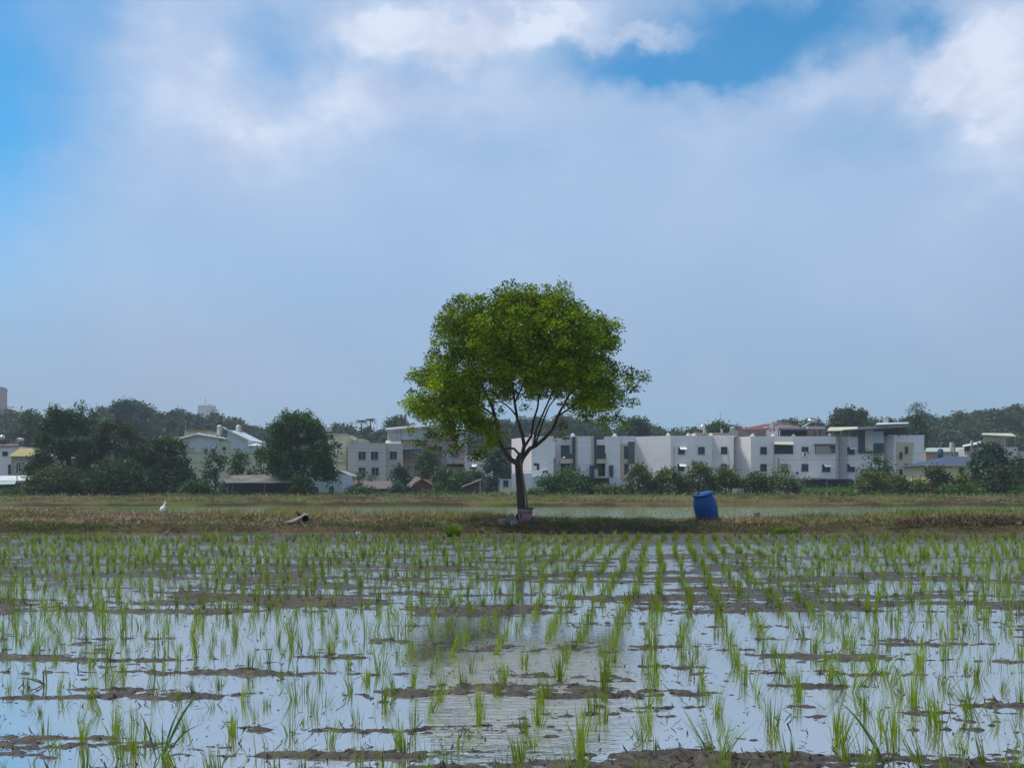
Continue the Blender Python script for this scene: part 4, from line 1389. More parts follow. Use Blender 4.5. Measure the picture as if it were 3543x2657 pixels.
def palm(px, ytop, ybase, D, seed, label):
    rng = random.Random(seed)
    x, _, z0 = W(px, ybase, D)
    zt = ZM(ytop, D)
    t = thing('palm_tree', label, 'palm', (x, D, z0))
    mb = MB()
    mb.tube([(x, D, z0), (x + .2, D, (z0 + zt) / 2), (x + .1, D, zt)], [.2, .16, .13], 7)
    mb.build('trunk', M['bark_far'], t)
    V, F, C = [], [], []
    for k in range(16):
        a = k / 16 * 6.28 + rng.uniform(-.2, .2)
        up = rng.uniform(.1, .9)
        L = 1.9
        for q in range(9):
            s = (q + 1) / 9
            c = Vector((x + .1 + math.cos(a) * L * s, D + math.sin(a) * L * s, zt + up * s * L * .8 - 1.5 * s * s * L * .6))
            sd = Vector((-math.sin(a), math.cos(a), -.6)) * .42 * (1.1 - s)
            b = len(V)
            dd = Vector((math.cos(a), math.sin(a), 0)) * .12
            V += [c - dd, c + sd, c + dd, c - sd * Vector((1, 1, -1)).x]
            F.append((b, b + 1, b + 2, b + 3))
            C += [(.03, .055, .025)] * 4
    V = np.array([tuple(v) for v in V]) - np.array(ROOT[t.name])
    link('crown', npmesh('crown', V, np.array(F), np.array(C)), M['leaf'], t)


palm(1248, 1458, 1500, 200, 1, 'left of two small palms on the skyline above the grey house')
palm(1279, 1453, 1500, 200, 2, 'right of two small palms on the skyline above the grey house')


def tiered_tree(px, ytop, ybase, D):
    rng = np.random.default_rng(9)
    x, _, z0 = W(px, ybase, D)
    t = thing('tiered_tree', 'tall tree with open layered branches sticking out above the right wood', 'tree', (x, D, z0))
    mb = MB()
    zt = ZM(ytop, D)
    mb.tube([(x, D, z0), (x, D, zt - .5)], [.25, .08], 7)
    bl = []
    for (a, b, r) in ((3178, 1396, 12), (3190, 1402, 10), (3160, 1403, 9), (3156, 1414, 12), (3170, 1412, 10), (3194, 1413, 9), (3150, 1422, 13), (3184, 1424, 14), (3166, 1426, 12), (3172, 1400, 9)):
        q = W(a, b, D)
        y = D + rng.uniform(-.7, .7)
        bl.append((q[0], y, q[2], r * D / FPX, r * D / FPX, r * D / FPX * .5))
        mb.tube([(x, D, q[2] - .5), (q[0], y, q[2])], [.07, .03], 5)
    mb.build('trunk', M['bark_far'], t)
    V, F, C = crown_arrays(bl, rng, 4, 7, .25, .4, *PAL['dark'], .2, .55)
    link('crown', npmesh('crown', V - np.array(ROOT[t.name]), F, C), M['leaf'], t)


tiered_tree(3172, 1392, 1470, 200)


# ------------------------------------------------------------------ buildings
def win(parent, px0, px1, py0, py1, D, mat='glass', awn=False, name='window', mull=1, fr='winframe', sill=True):
    mb = MB()
    s = D / FPX
    fw = .05
    k = fw / s
    mb.boxp(px0 - k, px1 + k, py0 - k, py0, D - .08, .10)
    mb.boxp(px0 - k, px0, py0, py1, D - .08, .10)
    mb.boxp(px1, px1 + k, py0, py1, D - .08, .10)
    if sill:
        mb.boxp(px0 - 2 * k, px1 + 2 * k, py1, py1 + k, D - .16, .18)
    for q in range(mull):
        c = px0 + (px1 - px0) * (q + 1) / (mull + 1)
        mb.boxp(c - k * .35, c + k * .35, py0, py1, D - .06, .05)
    w = mb.build(name, M[fr], parent)
    MB().boxp(px0, px1, py0, py1, D - .03, .05).build('pane', M[mat], w)
    if awn:
        a = MB()
        x0, x1 = XM(px0 + 3, D), XM(px1 + 6, D)
        z = ZM(py0 - 1, D)
        a.add([(x0, D - .09, z), (x1, D - .09, z), (x1, D - .75, z - .30), (x0, D - .75, z - .30),
               (x0, D - .09, z - .06), (x1, D - .09, z - .06), (x1, D - .75, z - .36), (x0, D - .75, z - .36)],
              [(0, 3, 2, 1), (4, 5, 6, 7), (0, 1, 5, 4), (1, 2, 6, 5), (2, 3, 7, 6), (3, 0, 4, 7)])
        a.build('awning', M['whitepaint'], w)
    return w


def part(name, mat, parent, *boxes):
    """one part made of boxes (px0, px1, py0, py1, D, depth)"""
    mt = M[mat] if isinstance(mat, str) else mat
    if name in ('frame', 'grille'):
        mb = MB()
        for b in boxes:
            mb.boxp(*b)
        return mb.build(name, mt, parent)
    made = [MB().boxp(*b).build(name, mt, parent) for b in boxes]
    return made[0]


def polypart(name, mat, parent, pts, D, dep):
    return MB().polyp(pts, D, dep).build(name, M[mat], parent)


def house(name, label, cat, px, D, group=None):
    return thing(name, label, cat, (XM(px, D), D, -.2), group)


def rail(parent, px0, px1, py0, py1, D, mat='dark', n=12):
    mb = MB()
    mb.boxp(px0, px1, py0, py0 + 1.2, D, .06)
    mb.boxp(px0, px1, py1 - 1.2, py1, D, .06)
    for i in range(n + 1):
        c = px0 + (px1 - px0) * i / n
        mb.boxp(c - .35, c + .35, py0 + 1.2, py1 - 1.2, D + .01, .04)
    return mb.build('railing', M[mat], parent)


def planwall(parent, pts, py_top, D_ref, mat='white', z0=-.5, name='wall'):
    mb = MB()
    z1 = ZM(py_top, D_ref)
    mb.plan([(XM(a, b), b) for a, b in pts], z0, z1)
    return mb.build(name, M[mat], parent)


def slab(parent, name, mat, pts, th, D_of=None):
    """sloping sheet through four corners given as (px, py, D), thickness th"""
    v = [W(*p) for p in pts]
    v2 = [(a, b, c - th) for a, b, c in v]
    n = len(v)
    f = [tuple(range(n)), tuple(range(n, 2 * n))[::-1]] + [(i, n + i, n + (i + 1) % n, (i + 1) % n) for i in range(n)]
    mb = MB()
    mb.add(v + v2, f)
    return mb.build(name, M[mat], parent)


def build_rows():
    DF = 111.0
    # 1: left end, first balcony bay
    h = house('row_house', 'leftmost white row house with a tall blank side, part-hidden by the lone tree trunk', 'house', 1900, DF)
    planwall(h, [(1770, 116), (1839, DF), (1921, DF), (1922, 113), (1990, 113), (1991, DF), (2042, DF), (2042, 121), (1770, 121)], 1511, DF)
    part('parapet', 'whitepaint', h, (1838, 2042, 1509.2, 1511, DF - .04, .35), (1999, 2042, 1526, 1527.5, DF - .05, .05), (1999, 2042, 1545, 1546.5, DF - .05, .05), (1999, 2042, 1603, 1604.5, DF - .05, .05))
    w = win(h, 1942, 1970, 1541, 1587, 113, 'teal', mull=2, name='balcony_door')
    win(h, 1942, 1970, 1604, 1640, 113, 'glass', mull=1)
    win(h, 1947, 1970, 1513, 1520, 113, 'bluetank', sill=False)
    part('fin_wall', 'navy', h, (1982, 1991, 1511, 1648, DF - .3, 2.2))
    part('trim', 'beige', h, (1991, 1999, 1511, 1648, DF - .03, .2), (1982, 1999, 1624, 1648, DF - .36, .05))
    b = part('balcony', 'beige', h, (1940, 1982, 1588, 1603, DF - .2, 2.2))
    MB().boxp(1942, 1981, 1570, 1587.5, DF - .15, .04).build('glass_rail', M['teal'], b)
    win(h, 1848, 1858, 1603, 1611, DF, 'glass', sill=False, mull=0)
    win(h, 1858.6, 1865, 1605, 1626, DF, 'glass', sill=False, mull=0)
    part('annex', 'bluewhite', h, (1839, 1897, 1648, 1690, DF - 2.5, 2.5))
    win(h, 1858, 1896, 1668, 1682, DF - 2.5, 'navy', mull=3)
    part('porch_roof', 'navy', h, (1966, 2041, 1647, 1653, DF - 3.0, 3.0))
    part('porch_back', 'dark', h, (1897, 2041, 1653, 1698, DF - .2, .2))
    part('garden_wall', 'white2', h, (1839, 1897, 1685, 1712, DF - 4, .3))
    # 2: second bay
    h = house('row_house', 'second white row house with twin balconies and dark side fins', 'house', 2095, DF)
    planwall(h, [(2042.5, DF), (2056, DF), (2057, 113), (2094, 113), (2094.5, DF), (2146, DF), (2146, 121), (2042.5, 121)], 1510, DF)
    win(h, 2066, 2092, 1541, 1587, 113, 'teal', mull=2, name='balcony_door')
    win(h, 2069, 2093, 1604, 1645, 113, 'glass', mull=1, name='balcony_door')
    win(h, 2065, 2088, 1513, 1520, 113, 'bluetank', sill=False)
    part('fin_wall', 'navy', h, (2056, 2064, 1511, 1648, DF - .3, 2.2))
    part('trim', 'beige', h, (2045, 2056, 1511, 1608, DF - .03, .1), (2056, 2069, 1623, 1650, DF - .36, .05))
    b = part('balcony', 'beige', h, (2064, 2100, 1588, 1603, DF - .2, 2.2), (2056, 2116, 1648, 1653, DF - .3, 1.5))
    MB().boxp(2064.5, 2097, 1569, 1587.5, DF - .15, .04).build('glass_rail', M['teal'], b)
    part('side_screen', 'navy', h, (2041, 2055, 1609, 1650, DF - .6, .55), (2109, 2122, 1609, 1650, DF - .6, .55))
    win(h, 2047, 2055, 1610, 1617, DF - .6, 'bluetank', sill=False, mull=0)
    win(h, 2112, 2121, 1610, 1617, DF - .6, 'bluetank', sill=False, mull=0)
    part('porch_roof', 'navy', h, (2042, 2108, 1653.5, 1657, DF - 3.0, 3.0))
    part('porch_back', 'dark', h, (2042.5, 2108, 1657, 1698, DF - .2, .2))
    part('porch_wall', 'bluewhite', h, (2108, 2140, 1652, 1698, DF - .5, .45))
    # 3: long blank wall
    h = house('row_house', 'long white row house with a charcoal wall panel and a big blank wall', 'house', 2340, DF)
    planwall(h, [(2146.5, 111.6), (2193, 111.6), (2196, 112.8), (2320, 110.6), (2462, 110.6), (2466, 111.6), (2543, 110.5), (2543, 121), (2146.5, 121)], 1508, DF)
    part('trim', 'beige', h, (2146.8, 2175, 1534, 1544, 111.5, .12), (2146.8, 2160, 1544, 1660, 111.5, .12), (2160, 2175, 1588, 1604, 111.5, .12))
    win(h, 2160, 2174, 1545, 1587, 111.55, 'teal', sill=False)
    win(h, 2161, 2174, 1605, 1640, 111.55, 'glass', sill=False)
    part('wall_panel', 'darkpanel', h, (2174, 2196, 1528, 1603, 111.2, .45))
    win(h, 2348, 2368, 1548, 1570, 110.6, awn=True)
    win(h, 2346, 2366, 1606, 1629, 110.6, awn=True)
    win(h, 2417, 2437, 1547, 1570, 110.6, 'teal')
    win(h, 2417, 2437, 1606, 1629, 110.6, 'frame')
    win(h, 2496, 2515, 1547, 1570, 110.85, 'glass')
    win(h, 2496, 2515, 1606, 1629, 110.85, 'teal')
    part('drainpipe', 'wood', h, (2539.5, 2542.5, 1512, 1690, 110.3, .12), (2332, 2332.8, 1545, 1620, 110.5, .08))
    part('parapet', 'paleroof', h, (2480, 2556, 1506.5, 1509, 112, 1.5))
    # 4: house with awnings and open balconies
    h = house('row_house', 'white row house with an awning-shaded loggia and a railed loggia on its upper floor', 'house', 2720, DF)
    planwall(h, [(2543.6, 112.8), (2598, 110.6), (2890, 110.6), (2904, 113), (2904, 121), (2543.6, 121)], 1510, DF)
    for y0, y1, m in ((1547, 1570, 'glass'), (1606, 1629, 'glass')):
        win(h, 2632, 2652, y0, y1, 110.6, m)
    win(h, 2705, 2725, 1606, 1630, 110.6, 'frame')
    win(h, 2775, 2796, 1547, 1570, 110.6, 'teal')
    win(h, 2775, 2796, 1606, 1630, 110.6, 'teal')
    win(h, 2846, 2871, 1607, 1631, 110.6, 'glass', awn=True)
    lo = part('loggia', 'glass', h, (2680, 2744, 1537, 1570, 110.56, .06))
    slab(lo, 'awning', 'canopy', [(2680, 1528, 110.55), (2744, 1528, 110.55), (2748, 1538, 109.4), (2679, 1536, 109.4)], .08)
    rail(lo, 2680, 2744, 1556, 1570, 110.5, 'dark', 16)
    lo = part('loggia', 'greywall', h, (2824, 2891, 1538, 1570, 110.57, .05))
    part('frame', 'dark', lo, (2822, 2894, 1536, 1538.2, 109.9, .7), (2822, 2823.5, 1538.2, 1570, 109.95, .2), (2889.5, 2890.5, 1538.2, 1570, 109.95, .2), (2876, 2888, 1543, 1566, 110.5, .05))
    rail(lo, 2824, 2889, 1553, 1570, 110.0, 'frame', 20)
    part('loggia_window', 'teal', lo, (2872, 2875.9, 1543, 1555, 110.52, .05))
    part('drainpipe', 'frame', h, (2677.5, 2679, 1540, 1655, 110.5, .1))
    part('carport_roof', 'canopy', h, (2776, 2862, 1652.5, 1656, 107.5, 3.0))
    part('carport_back', 'dark', h, (2784, 2862, 1661, 1690, 110.3, .25))
    part('garage_door', 'dark', h, (2664, 2740, 1659, 1690, 110.3, .25))
    part('carport_post', 'frame', h, (2784, 2785.5, 1656, 1698, 107.6, .15), (2860, 2861.5, 1656, 1698, 107.6, .15))
    # 5: glazed stair
    h = house('row_house', 'white row house with a tall black-glass stair window under a dark metal roof', 'house', 2985, DF)
    planwall(h, [(2904.5, 113), (2936, 111.4), (3058, 111.4), (3058, 121), (2904.5, 121)], 1510, DF)
    win(h, 2933, 2956, 1547, 1571, 111.36, awn=True)
    win(h, 2933, 2956, 1606, 1631, 111.36, awn=True)
    part('stair_glazing', 'navy', h, (2974, 2993, 1486, 1567, 111.0, .45))
    part('stair_wall', 'white2', h, (2993.2, 3021.5, 1486, 1560, 111.1, 1.5))
    part('stair_wall', 'bluewhite', h, (3022, 3057, 1492, 1532, 111.15, 1.4))
    win(h, 3023, 3057, 1534, 1567, 111.2, 'teal', mull=3)
    part('glass_band', 'teal', h, (3022, 3057, 1486, 1491.8, 111.15, 1.2), (2993.5, 3021, 1561, 1567, 111.1, .3))
    part('rooftop_room', 'dark', h, (3057, 3142, 1479, 1508, 113.5, 4))
    r = slab(h, 'roof', 'dark', [(2914, 1489, 109.5), (3134, 1477, 109.5), (3146, 1470, 118), (2930, 1478, 118)], .14)
    slab(r, 'roof_sheet', 'paleroof', [(3030, 1468, 113), (3140, 1464, 113), (3146, 1461, 116), (3035, 1463, 116)], .1)
    part('roof_post', 'dark', h, (2956, 2958, 1486, 1512, 110, .15), (3110, 3112, 1478, 1510, 110, .15), (3140, 3142, 1478, 1510, 110, .15), (3125, 3127, 1478, 1510, 112, .15))
    slab(h, 'roof', 'canopy', [(2861, 1490, 110.2), (2966, 1487, 110.2), (2968, 1476, 117), (2870, 1478, 117)], .1)
    part('canopy_post', 'frame', h, (2883, 2884.5, 1489, 1511, 110.4, .12), (2938, 2939.5, 1489, 1511, 110.4, .12), (2908, 2909, 1489, 1511, 110.4, .12))
    part('carport_roof', 'navy', h, (2864, 2950, 1656.5, 1662, 107.5, 3.2))
    part('carport_back', 'glass', h, (2864, 2955, 1662, 1690, 110.5, .3))
    # 6: right end
    h = house('row_house', 'white end house with a beige tapered panel and four slit windows', 'house', 3130, DF)
    planwall(h, [(3058.6, 112.6), (3092, 110.8), (3198, 110.8), (3198, 121), (3058.6, 121)], 1507, DF)
    polypart('wall_panel', 'beige', h, [(3102, 1530), (3163, 1530), (3150, 1668), (3102, 1668)], 110.72, .2)
    for a, b, c, d in ((3133, 3141, 1546, 1567), (3114, 3121, 1565, 1586), (3133, 3141, 1605, 1627), (3114, 3121, 1624, 1644)):
        win(h, a, b, c, d, 110.7, 'glass', mull=0)
    part('parapet', 'whitepaint', h, (3075, 3198.5, 1505, 1507, 110.75, .3))
    # rooftop rooms belong to the houses behind the parapets
    h = house('rooftop_house', 'white rooftop house with a rusty red metal roof behind the row parapets', 'house', 2660, 122)
    polypart('wall', 'white', h, [(2650, 1518), (2650, 1476), (2700, 1464), (2766, 1474), (2766, 1518)], 122, 6)
    slab(h, 'roof', 'redroof', [(2548, 1487, 121), (2652, 1484, 121), (2699, 1461, 129), (2640, 1468, 129)], .12)
    slab(h, 'roof', 'redroof', [(2650, 1484, 121.2), (2700, 1463, 121.2), (2770, 1473, 121.2), (2700, 1459, 129)], .12)
    part('wall', 'corrug', h, (2551, 2649, 1487, 1518, 121.6, 5))
    h = house('rooftop_shelter', 'black tarp rooftop shelter on posts beside a white rooftop room', 'shelter', 2775, 116)
    part('tarp_wall', 'dark', h, (2701, 2793, 1482, 1514, 117, .3))
    part('wall', 'white2', h, (2795, 2855, 1475, 1514, 116.5, 3))
    part('post', 'dark', h, (2693, 2695, 1485, 1514, 114.5, .15), (2819, 2820.5, 1487, 1514, 114.5, .15), (2838, 2839.5, 1487, 1514, 114.5, .15), (2860, 2861.5, 1487, 1514, 114.5, .15))
    slab(h, 'roof', 'dark', [(2692, 1485, 114), (2862, 1487, 114), (2855, 1481, 119), (2696, 1479, 119)], .12)
    h = house('low_rooftop', 'long tan rooftop wall behind the parapet of the long white house', 'house', 2470, 128)
    part('wall', 'beige', h, (2405, 2556, 1497, 1515, 128, 5))
    part('chimney', 'greywall', h, (2436, 2444, 1486, 1500, 127.5, .6), (2497, 2501, 1484, 1500, 127.5, .4))


build_rows()


def tank_dome(px, py, r, D, label, group=None):
    """white tank lid: short drum with a shallow cone on top"""
    x, y, z = W(px, py, D)
    R = r * D / FPX
    mb = MB()
    mb.lathe([(R * .75, -1.2), (R * .75, -.05), (R, -.05), (R * 1.02, .04), (R * .55, .22), (R * .16, .30), (R * .14, .38)], (x, y, z), 16)
    o = mb.build('rooftop_tank', M['tanklid'], None, True)
    tag(o, label, 'water tank', group)


for i, (px, py) in enumerate(((1839, 1507), (1982, 1507), (2127, 1508), (2312, 1506), (2381, 1507), (2402, 1508), (2460, 1507), (2604, 1509), (2675, 1509), (2745, 1509), (2870, 1508), (2968, 1507))):
    tank_dome(px, py, 8, 114.5, 'white cone-lidded tank showing just above the parapet of the white rows', 'white tank lids along the row house roofs')


def steel_tank(px, ytop, ybot, r, D, label, legs=False, ball=False, group=None):
    x, y, zb = W(px, ybot, D)
    zt = ZM(ytop, D)
    R = r * D / FPX
    h = zt - zb
    t = thing('steel_tank', label, 'water tank', (x, y, zb), group)
    mb = MB()
    base = .32 * h if legs else 0
    if ball:
        mb.lathe([(R * math.sin(a), base + R - R * math.cos(a)) for a in np.linspace(.15, math.pi - .1, 12)], (x, y, zb), 20)
    else:
        pr = [(R, base)]
        n = 5
        for i in range(n):
            z = base + (h * .88 - base) * (i + 1) / n
            pr += [(R * .97, z - .05), (R * 1.02, z)]
        pr += [(R * .95, h * .9), (R * .5, h * .97), (R * .3, h)]
        mb.lathe(pr, (x, y, zb), 20)
    mb.build('tank_body', M['steel'], t, True)
    lg = MB()
    for a, b in ((-1, -1), (1, -1), (1, 1), (-1, 1)):
        lg.tube([(x + a * R * .7, y + b * R * .7, zb - .3), (x + a * R * .7, y + b * R * .7, zb + base + .1)], .05, 6)
    lg.build('tank_stand', M['dark'], t)


steel_tank(760, 1470, 1506, 9.5, 128, 'left steel rooftop tank above the pale blue gabled factory')
steel_tank(826, 1470, 1500, 9.5, 130, 'right steel rooftop tank behind the steep lean-to roof of the factory')
steel_tank(1140, 1473, 1503, 8, 122, 'steel rooftop tank on the cream stair tower right of the big round tree', legs=True)
steel_tank(1228, 1517, 1535, 7.5, 122, 'small steel tank on the roof edge of the grey tiled house')
steel_tank(8, 1493, 1536, 9, 118, 'round steel ball tank on legs at the far left edge', legs=True, ball=True)
steel_tank(2431, 1466, 1498, 10, 130, 'shiny round steel tank above the tan rooftop wall', legs=True, ball=True)
steel_tank(2534, 1476, 1500, 8.5, 128, 'white-lidded tank on a dark base left of the red metal roof', legs=True)
steel_tank(2672, 1456, 1484, 8.5, 118, 'grey-white tank standing on the slope of the red metal roof')
steel_tank(3064, 1439, 1466, 10, 116, 'tall white tank on top of the dark metal roof')


def solar_heater(px, py, D, label, flip=1, s=1.0):
    x, y, z = W(px, py, D)
    t = thing('solar_heater', label, 'water heater', (x, y, z - .8))
    mb = MB()
    mb.tube([(x - .9 * s, y, z), (x + .9 * s, y, z)], .28 * s, 14)
    mb.build('heater_tank', M['steel'], t, True)
    p = MB()
    p.add([(x - flip * .2, y - .6, z - .15), (x - flip * .2, y + .6, z - .15), (x - flip * 2.0 * s, y + .6, z - 1.3 * s), (x - flip * 2.0 * s, y - .6, z - 1.3 * s),
           (x - flip * .2, y - .6, z - .22), (x - flip * .2, y + .6, z - .22), (x - flip * 2.0 * s, y + .6, z - 1.37 * s), (x - flip * 2.0 * s, y - .6, z - 1.37 * s)],
          [(0, 1, 2, 3), (7, 6, 5, 4), (0, 4, 5, 1), (1, 5, 6, 2), (2, 6, 7, 3), (3, 7, 4, 0)])
    p.build('collector', M['greyroof'], t)
    q = MB()
    for a in (-.7, .7):
        q.tube([(x + a * s, y, z - 1.3 * s), (x + a * s, y, z - .2)], .05, 6)
    q.build('heater_stand', M['frame'], t)


solar_heater(2810, 1455, 118, 'solar water heater with a sloping collector on the rooftop room', 1, .7)
solar_heater(70, 1519, 119, 'solar water heater on the roof behind the yellow hipped roof', 1, .5)


def ac_unit(px, py, D, label, w=16, h=14):
    mb = MB()
    mb.boxp(px - w / 2, px + w / 2, py - h / 2, py + h / 2, D - .5, .42)
    x, y, z = W(px, py, D - .5)
    t = thing('air_conditioner', label, 'air conditioner', (x, y + .2, z))
    mb.build('casing', M['whitepaint'], t)
    g = MB()
    g.lathe([(.17, 0), (.17, .03), (.05, .04)], (x - .05, y - .005, z), 16, (0, -1, 0))
    g.build('fan_grille', M['dark'], t)


ac_unit(2786, 1571, 110.6, 'white air conditioner box under the upper window with a fan grille', 16, 13)
ac_unit(2760, 1636, 110.6, 'small white air conditioner on the wall beside the open leafy bush', 11, 9)
ac_unit(1882, 1633, 111, 'left of two wall air conditioners on the leftmost white row house', 9, 9)
ac_unit(1893, 1632, 111, 'right of two wall air conditioners on the leftmost white row house', 9, 9)


def build_left_village():
    # far left
    h = house('white_house', 'white flat-roofed house at the far left edge, partly behind a lean-to', 'house', 10, 116)
    part('wall', 'white', h, (-140, 66, 1545, 1720, 116, 9))
    slab(h, 'roof', 'tile', [(-142, 1545, 115.6), (68, 1541, 115.6), (64, 1536, 125), (-140, 1538, 125)], .12)
    win(h, 9, 25, 1563, 1576, 116)
    win(h, 29, 37, 1608, 1640, 115.98, mull=0)
    win(h, -30, -10, 1563, 1590, 116)
    h = house('beige_house', 'beige brick house with a yellow hipped roof and an arched window', 'house', 78, 112)
    part('wall', 'taupe', h, (38, 150, 1578, 1720, 112, 7))
    mb = MB()
    v = [W(28, 1578, 111.3), W(158, 1578, 111.3), W(158, 1578, 119.6), W(28, 1578, 119.6), W(66, 1552, 115.4), W(120, 1552, 115.4)]
    v[3] = (v[0][0], 119.6, v[0][2])
    v[2] = (v[1][0], 119.6, v[0][2])
    mb.add(v, [(0, 1, 5, 4), (1, 2, 5), (2, 3, 4, 5), (3, 0, 4), (0, 3, 2, 1)])
    mb.build('roof', M['yellowroof'], h)
    arch_window(h, 56, 70, 1598, 1631, 112, 'teal', 'whitepaint')
    win(h, 93, 100, 1604, 1619, 112, mull=0)
    h = house('lean_to', 'open lean-to with pale metal sheets and a green roof below the beige house', 'shed', 40, 100)
    slab(h, 'roof', 'paleroof', [(-100, 1664, 96), (118, 1661, 96), (116, 1645, 103), (-100, 1646, 103)], .06)
    slab(h, 'roof', 'greenroof', [(-100, 1678, 93), (50, 1674, 93), (58, 1662, 96.5), (-100, 1664, 96.5)], .06)
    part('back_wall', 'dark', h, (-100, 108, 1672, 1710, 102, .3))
    part('post', 'frame', h, (57, 59, 1640, 1712, 96.2, .1), (12, 13.5, 1676, 1712, 93.3, .1), (100, 101.5, 1664, 1712, 96.3, .1))
    # the brown high-rise
    t = thing('apartment_tower', 'tall brown apartment tower cut by the left edge, above the wood', 'tower', (XM(-20, 520), 520, 0))
    part('wall', 'highrise', t, (-90, -12, 1345, 1600, 520, 11))
    polypart('roof', 'dark', t, [(-90, 1333), (-22, 1333), (-11, 1343), (-11, 1345), (-90, 1345)], 519.5, 12)
    part('side_panel', 'bluetank', t, (-16, -12, 1347, 1600, 519.6, .35))
    for k in range(5):
        win(t, -30, -20, 1356 + k * 17, 1362 + k * 17, 520, 'dark', sill=False)
    t = thing('hilltop_block', 'small pale concrete block with a mast on the wooded skyline', 'building', (XM(714, 300), 300, 20))
    part('wall', 'white', t, (684, 733, 1402, 1470, 300, 4.5), (722, 726, 1397, 1402, 300, 1))
    part('mast', 'frame', t, (710.5, 711.5, 1374, 1402, 301, .1), (727, 727.6, 1396, 1402, 301, .1))
    # gabled factory
    D = 124
    h = house('factory', 'pale blue metal-clad workshop with a low gable and a steep lean-to', 'workshop', 740, D)
    polypart('wall', 'paleblue', h, [(622, 1567), (622, 1517), (685, 1502.5), (758, 1515), (758, 1567)], D, 10)
    part('wall', 'paleyellow', h, (758.3, 799, 1526, 1567, D + .05, 8), (622, 870, 1567.3, 1600, D + .1, 9.5), (650, 870, 1600, 1715, D + .2, 9))
    polypart('wall', 'paleblue', h, [(784, 1526), (784, 1490), (776, 1482), (858, 1522), (858, 1540), (869, 1545), (869, 1567), (799.3, 1567), (799.3, 1526)], D - .05, 9)
    slab(h, 'roof', 'greyroof', [(618, 1518, D - .6), (685, 1501, D - .6), (685, 1499, D + 10.5), (625, 1513, D + 10.5)], .15)
    slab(h, 'roof', 'paleroof', [(685, 1501, D - .6), (783, 1517, D - .6), (776, 1513, D + 10.5), (685, 1497, D + 10.5)], .15)
    slab(h, 'roof', 'paleroof', [(772, 1478, D - .6), (862, 1521, D - .6), (856, 1517, D + 9.5), (772, 1476, D + 9.5)], .22)
    slab(h, 'canopy', 'paleroof', [(858, 1541, D - 2), (908, 1541, D - 2), (880, 1531, D + 5), (858, 1531, D + 5)], .12)
    polypart('side_wall', 'bluetank', h, [(780, 1506), (780, 1482), (784, 1486), (784, 1510)], D - .2, 3)
    for a, b, c, d in ((648, 670, 1548, 1561), (698, 720, 1548, 1561), (806, 829, 1550, 1562)):
        win(h, a, b, c, d, D - .06, 'frame', mull=2, fr='cream')
    win(h, 770, 779, 1547, 1556, D, 'dark', mull=0)
    part('drainpipe', 'navy', h, (622, 624, 1518, 1567, D - .1, .1), (640, 641, 1526, 1567, D - .1, .1))
    part('vent', 'steel', h, *[(688 + k * 17, 699 + k * 17, 1497 + k * 2.5, 1503 + k * 2.5, D + 4, .5) for k in range(4)])
    h = house('cream_block', 'cream concrete block house showing behind the workshop gable', 'house', 680, 138)
    part('wall', 'cream', h, (638, 722, 1490, 1600, 138, 6), (600, 636, 1519, 1600, 139, 5), (862, 890, 1521, 1600, 138, 5))
    part('roof', 'yellowroof', h, (560, 636, 1510, 1519, 139.5, 5), (636, 724, 1487, 1490, 137.6, 6.6))
    part('antenna', 'frame', h, (641.5, 643, 1455, 1488, 138, .12))
    # cream stair tower
    D = 120
    h = house('cream_tower_house', 'cream stair-tower house half hidden by the big round tree', 'house', 1165, D)
    part('wall', 'cream', h, (1136, 1197, 1503, 1720, D, 8), (1197.3, 1207, 1524, 1720, D + .5, 7), (1204, 1257, 1518, 1560, D + 3, 5))
    part('roof', 'greywall', h, (1128, 1198, 1500.5, 1503, D - .4, 8.8))
    win(h, 1141, 1152, 1505, 1519, D, 'navy', mull=0)
    arch_window(h, 1140, 1150, 1600, 1622, D, 'navy', 'cream')
    rail(h, 1160, 1192, 1570, 1592, D - .4, 'frame', 8)
    part('balcony', 'cream', h, (1158, 1194, 1592, 1597, D - .5, .5))
    # grey tiled house
    D = 112
    h = house('grey_house', 'grey tiled two-storey house with five dark square windows', 'house', 1300, D)
    planwall(h, [(1204, D), (1335, D), (1336, D + .8), (1394, D + .8), (1394, D + 8), (1204, D + 8)], 1534, D, 'greywall')
    part('parapet', 'white2', h, (1203, 1395, 1532.5, 1534, D - .06, .3))
    for a, b, c, d in ((1240, 1265, 1562, 1590), (1283, 1308, 1562, 1590), (1240, 1264, 1617, 1642), (1286, 1310, 1617, 1646)):
        win(h, a, b, c, d, D, 'glass', fr='white2')
    win(h, 1349, 1373, 1561, 1589, D + .8, 'glass', fr='white2')
    part('grille', 'frame', h, (1206, 1244, 1638, 1639, D - .5, .05), (1206, 1244, 1650, 1651, D - .5, .05), *[(1207 + k * 6, 1207.7 + k * 6, 1628, 1660, D - .5, .05) for k in range(7)])
    # metal rooftop cabin and mauve apartments
    D = 118
    h = house('rooftop_cabin', 'blue-grey metal rooftop cabin with two white-shuttered windows', 'house', 1400, D)
    part('wall', 'greenroof', h, (1340, 1386, 1487, 1523, D, 6))
    part('wall', 'paleblue', h, (1386.3, 1474, 1484, 1522, D + .2, 6))
    slab(h, 'roof', 'greyroof', [(1332, 1487, D - 1), (1482, 1474, D - 1), (1482, 1468, D + 8), (1336, 1480, D + 8)], .15)
    slab(h, 'awning', 'white2', [(1336, 1524, D), (1389, 1523, D), (1387, 1534, D - 1.6), (1332, 1534, D - 1.6)], .08)
    win(h, 1344, 1359, 1504, 1521, D, 'frame', mull=1, fr='whitepaint')
    win(h, 1366, 1380, 1504, 1521, D, 'frame', mull=1, fr='whitepaint')
    D = 119
    h = house('apartment_house', 'mauve brick apartment house with railed balconies behind the lone tree crown', 'apartment house', 1500, D)
